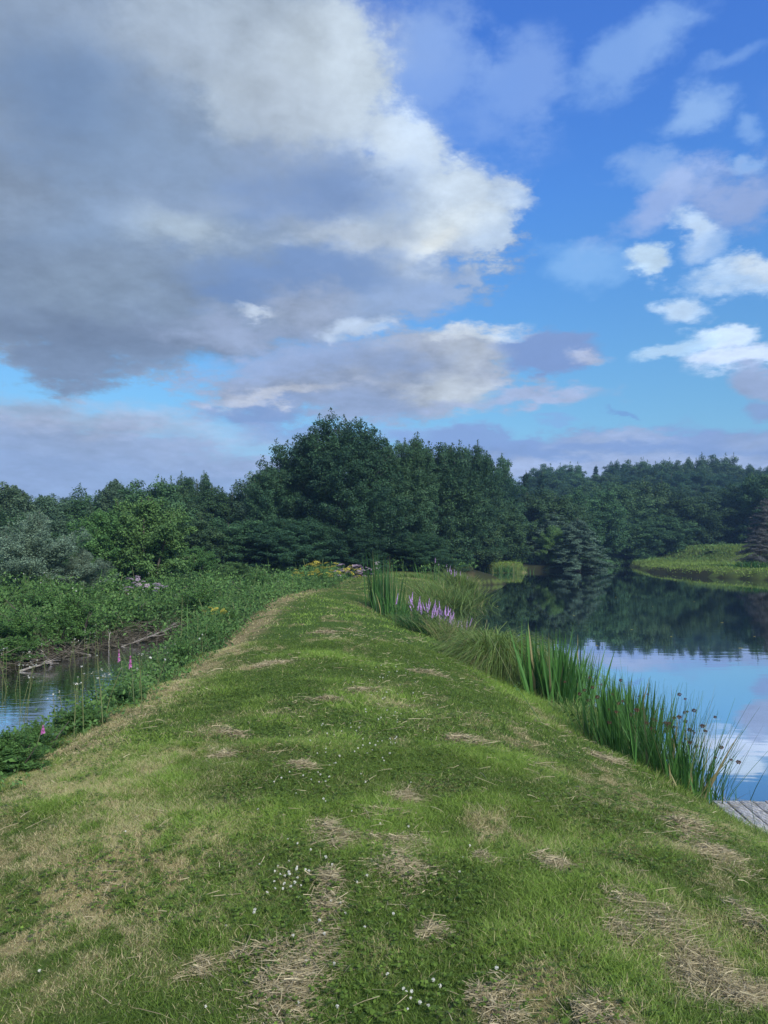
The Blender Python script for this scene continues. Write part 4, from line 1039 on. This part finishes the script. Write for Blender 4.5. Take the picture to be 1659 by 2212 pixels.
def loosestrife(x, y, n, rx, ry, H0, H1, label, seed, sc=1.):
    c = shore_pt(x, y); root = empty('loosestrife', c); r = np.random.default_rng(seed); a = Acc(); st = Acc()
    for i in range(n):
        px, py = r.normal(0, .45) * rx, r.normal(0, .45) * ry; z0 = max(z_at(c[0] + px, c[1] + py), WATER) - c[2]; h = r.uniform(H0, H1); tx, ty = r.normal(0, .06, 2)
        p = np.array([(px, py, z0), (px + tx * .5, py + ty * .5, z0 + h * .5), (px + tx, py + ty, z0 + h)]); tube(st, p, (.006, .005, .003), 4, .5, .2)
        m = 26; s = r.random(m) * .8; th = r.random(m) * 6.28; d = np.stack([np.cos(th), np.sin(th), 0 * th + .4], 1)
        leaves(a, np.stack([px + tx * s, py + ty * s, z0 + h * s], 1) + d * .06, unit(d * (-.4) + (0, 0, 1)), .10, .3, np.clip(r.normal(.3, .15, m), 0, 1), 0., d)
        if r.random() < .85:
            o = bpy.data.objects.new('flower_spike', SPK); col.objects.link(o); o.parent = root
            o.location = (float(px + tx), float(py + ty), float(z0 + h - .12)); k = r.uniform(.5, 1.15) * sc; o.scale = (k * .8, k * .8, k * r.uniform(.7, 1.2)); o.rotation_euler = (r.normal() * .2, r.normal() * .2, r.random() * 6)
    a.build('leaves', M['weeds'], root); st.build('stems', M['stem'], root)
    tag(root, label, 'purple loosestrife', 'purple flowering plants by the pond')


loosestrife(1.05, 19.6, 30, .6, .6, .5, .78, 'paler purple flower spikes on the left of the big purple clump', 91)
loosestrife(1.5, 19.0, 46, .55, .6, .6, .9, 'dense bright purple flower spikes over the dry grasses', 92)
loosestrife(3.4, 41.0, 20, .8, .6, .8, 1.15, 'distant purple flower spikes before the farthest tussock', 93)
loosestrife(2.2, 16.4, 2, .2, .2, .55, .65, 'single low purple flower at the edge of the dry grasses', 94)


def tuft_flower(mat, w, n, seed):
    a = Acc(); r = np.random.default_rng(seed); th = r.random(n) * 6.28; q = np.sqrt(r.random(n)) * w
    leaves(a, np.stack([q * np.cos(th), q * np.sin(th), -q * q * 3 + r.normal(0, .006, n)], 1), unit(r.normal(0, .3, (n, 3)) + (0, 0, 1)), .022 if w > .03 else .013, .8, r.random(n)); return a.build('flower_head', M[mat], link=False).data


RAG = tuft_flower('yellow', .07, 60, 6); HEM = tuft_flower('mauve', .06, 60, 7); CAMP = tuft_flower('white', .011, 7, 8); THI = tuft_flower('white', .014, 16, 9)


def herb(name, head, x, y, n, rx, ry, H0, H1, label, cat, group, seed, per=3, leafn=30, sc=1., lsz=.07, tone=.45, hn='flower_head', lasp=.35, dry=.1):
    c = shore_pt(x, y); root = empty(name, c); r = np.random.default_rng(seed); a = Acc(); st = Acc()
    for i in range(n):
        px, py = r.normal(0, .5) * rx, r.normal(0, .5) * ry; z0 = max(z_at(c[0] + px, c[1] + py), WATER) - c[2]; h = r.uniform(H0, H1); tx, ty = r.normal(0, .12, 2) * h
        p = np.array([(px, py, z0), (px + tx * .4, py + ty * .4, z0 + h * .5), (px + tx, py + ty, z0 + h)]); tube(st, p, (.006, .005, .003), 4, .5, dry)
        s = r.random(leafn) * .9; th = r.random(leafn) * 6.28; d = np.stack([np.cos(th), np.sin(th), 0 * th + .3], 1)
        leaves(a, np.stack([px + tx * s, py + ty * s, z0 + h * s], 1) + d * lsz * .6, unit(d * (-.4) + (0, 0, 1)), lsz * r.uniform(.5, 1.3, leafn), lasp, np.clip(r.normal(tone, .15, leafn), 0, 1), 0., d)
        for j in range(per):
            q = np.array((px + tx, py + ty, z0 + h)) + (r.normal(0, .09) * sc * (j > 0), r.normal(0, .09) * sc * (j > 0), -abs(r.normal(0, .08)) * sc * (j > 0))
            if j: tube(st, [p[1] * .3 + p[2] * .7, q], .002, 3, .5, dry)
            o = bpy.data.objects.new(hn, head); col.objects.link(o); o.parent = root; o.location = [float(t) for t in q]; k = r.uniform(.7, 1.3) * sc; o.scale = (k, k, k); o.rotation_euler = (r.normal() * .3, r.normal() * .3, r.random() * 6)
    for q_ in range(len(st.v)): a.add(st.v[q_], st.f[q_] - int(sum(len(t_) for t_ in st.v[:q_])), st.t[q_], st.d[q_])
    a.build('foliage', M['weeds'], root)
    tag(root, label, cat, group)


gR = 'yellow ragwort plants'
herb('ragwort', RAG, -2.3, 32.3, 14, 1.3, .8, .8, 1.25, 'tallest yellow ragwort at the far left end of the turf', 'ragwort', gR, 101, 2, sc=1.6)
herb('ragwort', RAG, -3.1, 31.3, 8, .8, .6, .6, .85, 'lower yellow ragwort left of the tallest one', 'ragwort', gR, 102, 2, sc=1.5)
herb('ragwort', RAG, -3.8, 16.9, 3, .4, .4, .6, .8, 'small yellow ragwort over the left bank of weeds', 'ragwort', gR, 103, 2)
herb('hemp_agrimony', HEM, -1.0, 33.0, 16, 1.1, .8, .8, 1.2, 'dusty mauve flowers between the ragwort and the cattails', 'hemp agrimony', 'mauve flowering plants', 104, 3, sc=1.5)
herb('hemp_agrimony', HEM, -7.6, 24.5, 7, .7, .6, .8, 1.1, 'pale mauve flowers on the marsh below the bushes', 'hemp agrimony', 'mauve flowering plants', 105, 3, sc=1.4)
gW = 'white-flowered wild plants'
WF = [(8, 1580, 'tall seeding plant with cream flowers at the left edge', .9), (60, 1600, 'leaning thistle stem with cream tufts over the stream', .8), (150, 1490, 'white campion over the open water, left of the dead branches', .75), (215, 1470, 'white campion in front of the stream bend', .8),
      (250, 1560, 'white campion standing on the bank weeds, mid-slope', .7), (290, 1520, 'white campion nearest the foxgloves', .6), (170, 1560, 'white campion low on the bank by the open water', .6), (380, 1440, 'white campion right of the foxgloves', .5),
      (480, 1345, 'white campion halfway along the bank weeds', .6), (545, 1310, 'white campion near the far end of the bank weeds', .6), (600, 1285, 'pale campion beside the lower ragwort', .6)]
for i, (vx, vy, lab, h) in enumerate(WF):
    p = hit(vx, vy); tall = i < 2
    herb('thistle' if tall else 'white_campion', THI if tall else CAMP, p[0], p[1], 4 if tall else 5, .5, .5, h * .7, h, lab, 'thistle' if tall else 'campion', gW, 120 + i, 4 if tall else 2, 16 if tall else 14, 1.2 if not tall else 1.0, .05, dry=.5)
for i, (vx, vy, lab) in enumerate([(120, 1310, 'white flowers on the marsh right of the yellow-green shrub'), (350, 1285, 'white flowers on the marsh under the dome-shaped bush'), (225, 1335, 'white flowers in the middle of the marsh'), (470, 1265, 'white flowers high on the marsh near the low round bush'), (50, 1300, 'white flowers before the grey willow'), (300, 1340, 'white flowers on the marsh above the stream end')]):
    p = hit(vx, vy); herb('white_campion', CAMP, p[0], p[1], 7, 1.6, 1.6, .8, 1.1, lab, 'campion', gW, 140 + i, 1, 10, 1.9)
FOX = spike_mesh('foxglove', .30, .03, 60, .045, 'flower_spike', 12)


def foxglove(vx, vy, h, label, seed, D=None):
    p = hit(vx, vy); root = empty('foxglove', p); r = np.random.default_rng(seed); st = Acc(); a = Acc(); tx = r.normal(0, .06)
    tube(st, [(0, 0, 0), (tx * .5, 0, h * .5), (tx, 0, h * .92)], (.007, .006, .003), 5, .6); m = 30; s = r.random(m) ** 1.5 * .6; th = r.random(m) * 6.28; d = np.stack([np.cos(th), np.sin(th), 0 * th + .3], 1)
    leaves(a, np.stack([tx * s, 0 * s, h * s], 1) + d * .05, unit(d * (-.4) + (0, 0, 1)), .11 * (1 - s), .4, r.random(m), 0., d)
    leaves(a, np.stack([np.full(20, tx), 0 * np.zeros(20), h * (.85 + .15 * np.linspace(0, 1, 20))], 1), rdir(20, r), .018, .6, .8)
    o = bpy.data.objects.new('flower_spike', FOX); col.objects.link(o); o.parent = root; o.location = (float(tx * .9), 0, h * .62); o.scale = (.6, .6, h * .7)
    a.build('leaves', M['weeds'], root); st.build('stem', M['stem'], root); tag(root, label, 'foxglove', 'foxgloves on the left bank')


foxglove(272, 1510, .85, 'taller foxglove over the dark stream, left of its neighbour', 151)
foxglove(290, 1525, .7, 'second foxglove just right of the taller one', 152)
foxglove(72, 1640, .35, 'small pink foxglove at the stream edge on the far left', 153)


# dead branches at the stream's far side
def branch(vx, vy, L_, az, el, label, seed, r0=.035):
    p = hit(vx, vy); p[2] = max(p[2], WATER + .02); r = np.random.default_rng(seed); a = Acc(); d = np.array((math.cos(az) * math.cos(el), math.sin(az) * math.cos(el), math.sin(el)))
    P = [d * L_ * s + np.array((0, 0, -.1 * L_ * s * s)) + r.normal(0, .03, 3) * s for s in np.linspace(-.1, 1, 7)]; tube(a, P, np.linspace(r0, .008, 7), 6)
    for j in range(7):
        s = r.uniform(.2, .9); b = d * L_ * s; dd = unit(d + r.normal(0, .6, 3)); dd[2] = abs(dd[2]) * .6; q = L_ * .35 * r.random() + .1; tube(a, [b, b + dd * q * .5, b + dd * q + (0, 0, -.03)], (r0 * .4, r0 * .25, .003), 4)
    o = a.build('dead_branch', M['deadwood'], smooth=True); o.location = p; tag(o, label, 'dead branch', 'dead branches along the far side of the stream')


branch(50, 1468, .75, .55, .25, 'pale broken branch sticking out over the stream at the left', 161, .03)
branch(110, 1455, .6, 2.4, .5, 'grey branch leaning up from the muddy bank', 162, .03)
branch(70, 1440, .5, 2.2, .7, 'short branch stub crossing behind the pale broken one', 163, .03)
branch(235, 1420, .5, 1.9, 1.2, 'thin curved branch rising at the stream bend', 164, .015)
branch(270, 1405, 1.1, .4, .35, 'brushwood branch over the dark end of the stream', 165, .02)
branch(300, 1390, 1.2, .2, .45, 'twiggy branch at the end of the stream below the marsh', 166, .018)
branch(190, 1432, .8, 3.0, .2, 'low branch lying along the muddy bank', 167, .02)


def drifting():
    r = np.random.default_rng(77); a = Acc(); leaves(a, np.zeros((1, 3)), np.array(((0, 0, 1.),)), .05, .6, .8); me = a.build('floating_leaf', M['yellow'], link=False).data
    for vx, vy in ((1290, 1395), (1365, 1360), (1240, 1330), (1450, 1375), (1560, 1345), (1500, 1300), (1180, 1295), (1600, 1400), (1410, 1310), (1330, 1290), (1075, 1310), (1630, 1375)):
        d = ray(vx, vy); t = (WATER - CAMZ) / d[2]; o = bpy.data.objects.new('floating_leaf', me); col.objects.link(o)
        o.location = (float(d[0] * t), float(d[1] * t), WATER + .004); o.rotation_euler = (0, 0, r.random() * 6); k = r.uniform(1.2, 2.6); o.scale = (k, k, 1)
        tag(o, 'tiny pale leaf floating on the dark pond', 'leaf', 'leaves floating on the pond')


drifting()


def brushwood():
    a = Acc(); n = 2600; t = rng.random(n); y = 13 + t * 10.5; x = FL(y) + rng.normal(0, .35, n) - .05; z = np.maximum(T(x, y), WATER) + rng.uniform(0, .2, n)
    th = rng.random(n) * 6.28; el = rng.normal(.15, .35, n); up = np.stack([np.cos(th) * np.cos(el), np.sin(th) * np.cos(el), np.sin(el)], 1); L_ = rng.uniform(.12, .6, n)
    strips(a, np.stack([x, y, z], 1), up, unit(np.cross(up, rng.normal(0, 1, (n, 3)))), L_, .012, rng.normal(0, .2, (n, 3)) * L_[:, None], 3, np.clip(rng.normal(.3, .2, n), 0, 1), .12, tip=.3)
    tag(a.build('dead_twigs', leaf_mat('dead_twig_bark', (.045, .042, .032), (.19, .17, .14), transl=0)), 'brown tangle of dead twigs along the far stream edge', 'twigs', kind='stuff')


brushwood()


# ------------------------------------------------------------------ fishing platform with wire netting
def platform():
    rz = math.radians(-4); root = empty('fishing_platform', (3.02, 6.30, -.80), rz)
    r = np.random.default_rng(3); nb = 17
    for i in range(nb):
        x0 = i * .118; a = Acc(); dy = r.normal(0, .02); cur = .03 * math.sin(i * .35)
        ys = np.linspace(0, 1.02 + dy + cur, 8); hz = .028
        for j in range(7):
            z0 = .02 * math.sin(j * .9 + i) * .4 + r.normal(0, .001) + .02 * math.sin(i * .5); pass
        z0 = .012 * math.sin(i * .5) + r.normal(0, .002)
        box(a, (x0, -.02 + r.normal(0, .01), z0), (x0 + .107, ys[-1], z0 + hz))
        o = a.build('plank', M['plank'], root)
        m = o.modifiers.new('edge', 'BEVEL'); m.width = .005; m.segments = 2
    a = Acc(); box(a, (-.05, .12, -.13), (2.0, .20, -.012)); a.build('beam', M['deadwood'], root)
    a = Acc(); box(a, (-.05, .80, -.13), (2.0, .88, -.012)); a.build('beam', M['deadwood'], root)
    for px, py in ((.5, .95), (1.9, .95), (1.9, .06)):
        a = Acc(); tube(a, [(px, py, -1.1), (px, py, -.02)], .05, 10); a.build('post', M['deadwood'], root)
    a = Acc(); s = .055; H = .052; r = np.random.default_rng(5)
    for i in range(38):
        for j in range(20):
            x = i * s + (j % 2) * s * .5; y = j * s * .95; q = lambda x_, y_: (x_ + r.normal(0, .002), min(y_, 1.03), H + .004 * math.sin(x_ * 9 + y_ * 7))
            tube(a, [q(x, y), q(x + s * .5, y + s * .95)], .0009, 3); tube(a, [q(x, y), q(x - s * .5, y + s * .95)], .0009, 3)
    a.build('wire_netting', M['wire'], root)
    tag(root, 'weathered grey plank fishing platform covered with wire netting', 'platform')
    b = Acc(); n = 160; x = r.uniform(3.0, 4.4, n); y = 6.30 + r.uniform(0, 1, n); th = r.normal(.0, .5, n) - .1; up = np.stack([np.cos(th), np.sin(th), 0 * th], 1); L_ = r.uniform(.1, .4, n)
    strips(b, np.stack([x, y, np.full(n, -.742) + r.random(n) * .008], 1), up, np.stack([-np.sin(th), np.cos(th), 0 * th], 1), L_, .005, r.normal(0, .06, (n, 3)) * (1, 1, .05), 3, r.uniform(.2, 1, n), .2, tip=.4)
    tag(b.build('straw_litter', M['straw']), 'dry stalks blown over the fishing platform', 'straw', kind='stuff')


platform()


# ------------------------------------------------------------------ the evening air
def haze():
    me = bpy.data.meshes.new('haze'); x0, x1, y0, y1, z0, z1 = -420, 420, -70, 420, -2.5, 60
    v = [(x0, y0, z0), (x1, y0, z0), (x1, y1, z0), (x0, y1, z0), (x0, y0, z1), (x1, y0, z1), (x1, y1, z1), (x0, y1, z1)]
    me.from_pydata(v, [], [(0, 3, 2, 1), (4, 5, 6, 7), (0, 1, 5, 4), (1, 2, 6, 5), (2, 3, 7, 6), (3, 0, 4, 7)])
    m = bpy.data.materials.new('air'); m.use_nodes = True; nt = m.node_tree; nt.nodes.clear()
    o_ = nt.nodes.new('ShaderNodeOutputMaterial'); p = nt.nodes.new('ShaderNodeVolumePrincipled')
    p.inputs['Color'].default_value = (.35, .62, 1, 1); p.inputs['Density'].default_value = HAZE; nt.links.new(p.outputs[0], o_.inputs['Volume'])
    me.materials.append(m); o = bpy.data.objects.new('haze', me); col.objects.link(o); tag(o, kind='stuff')


HAZE = .00045
haze()
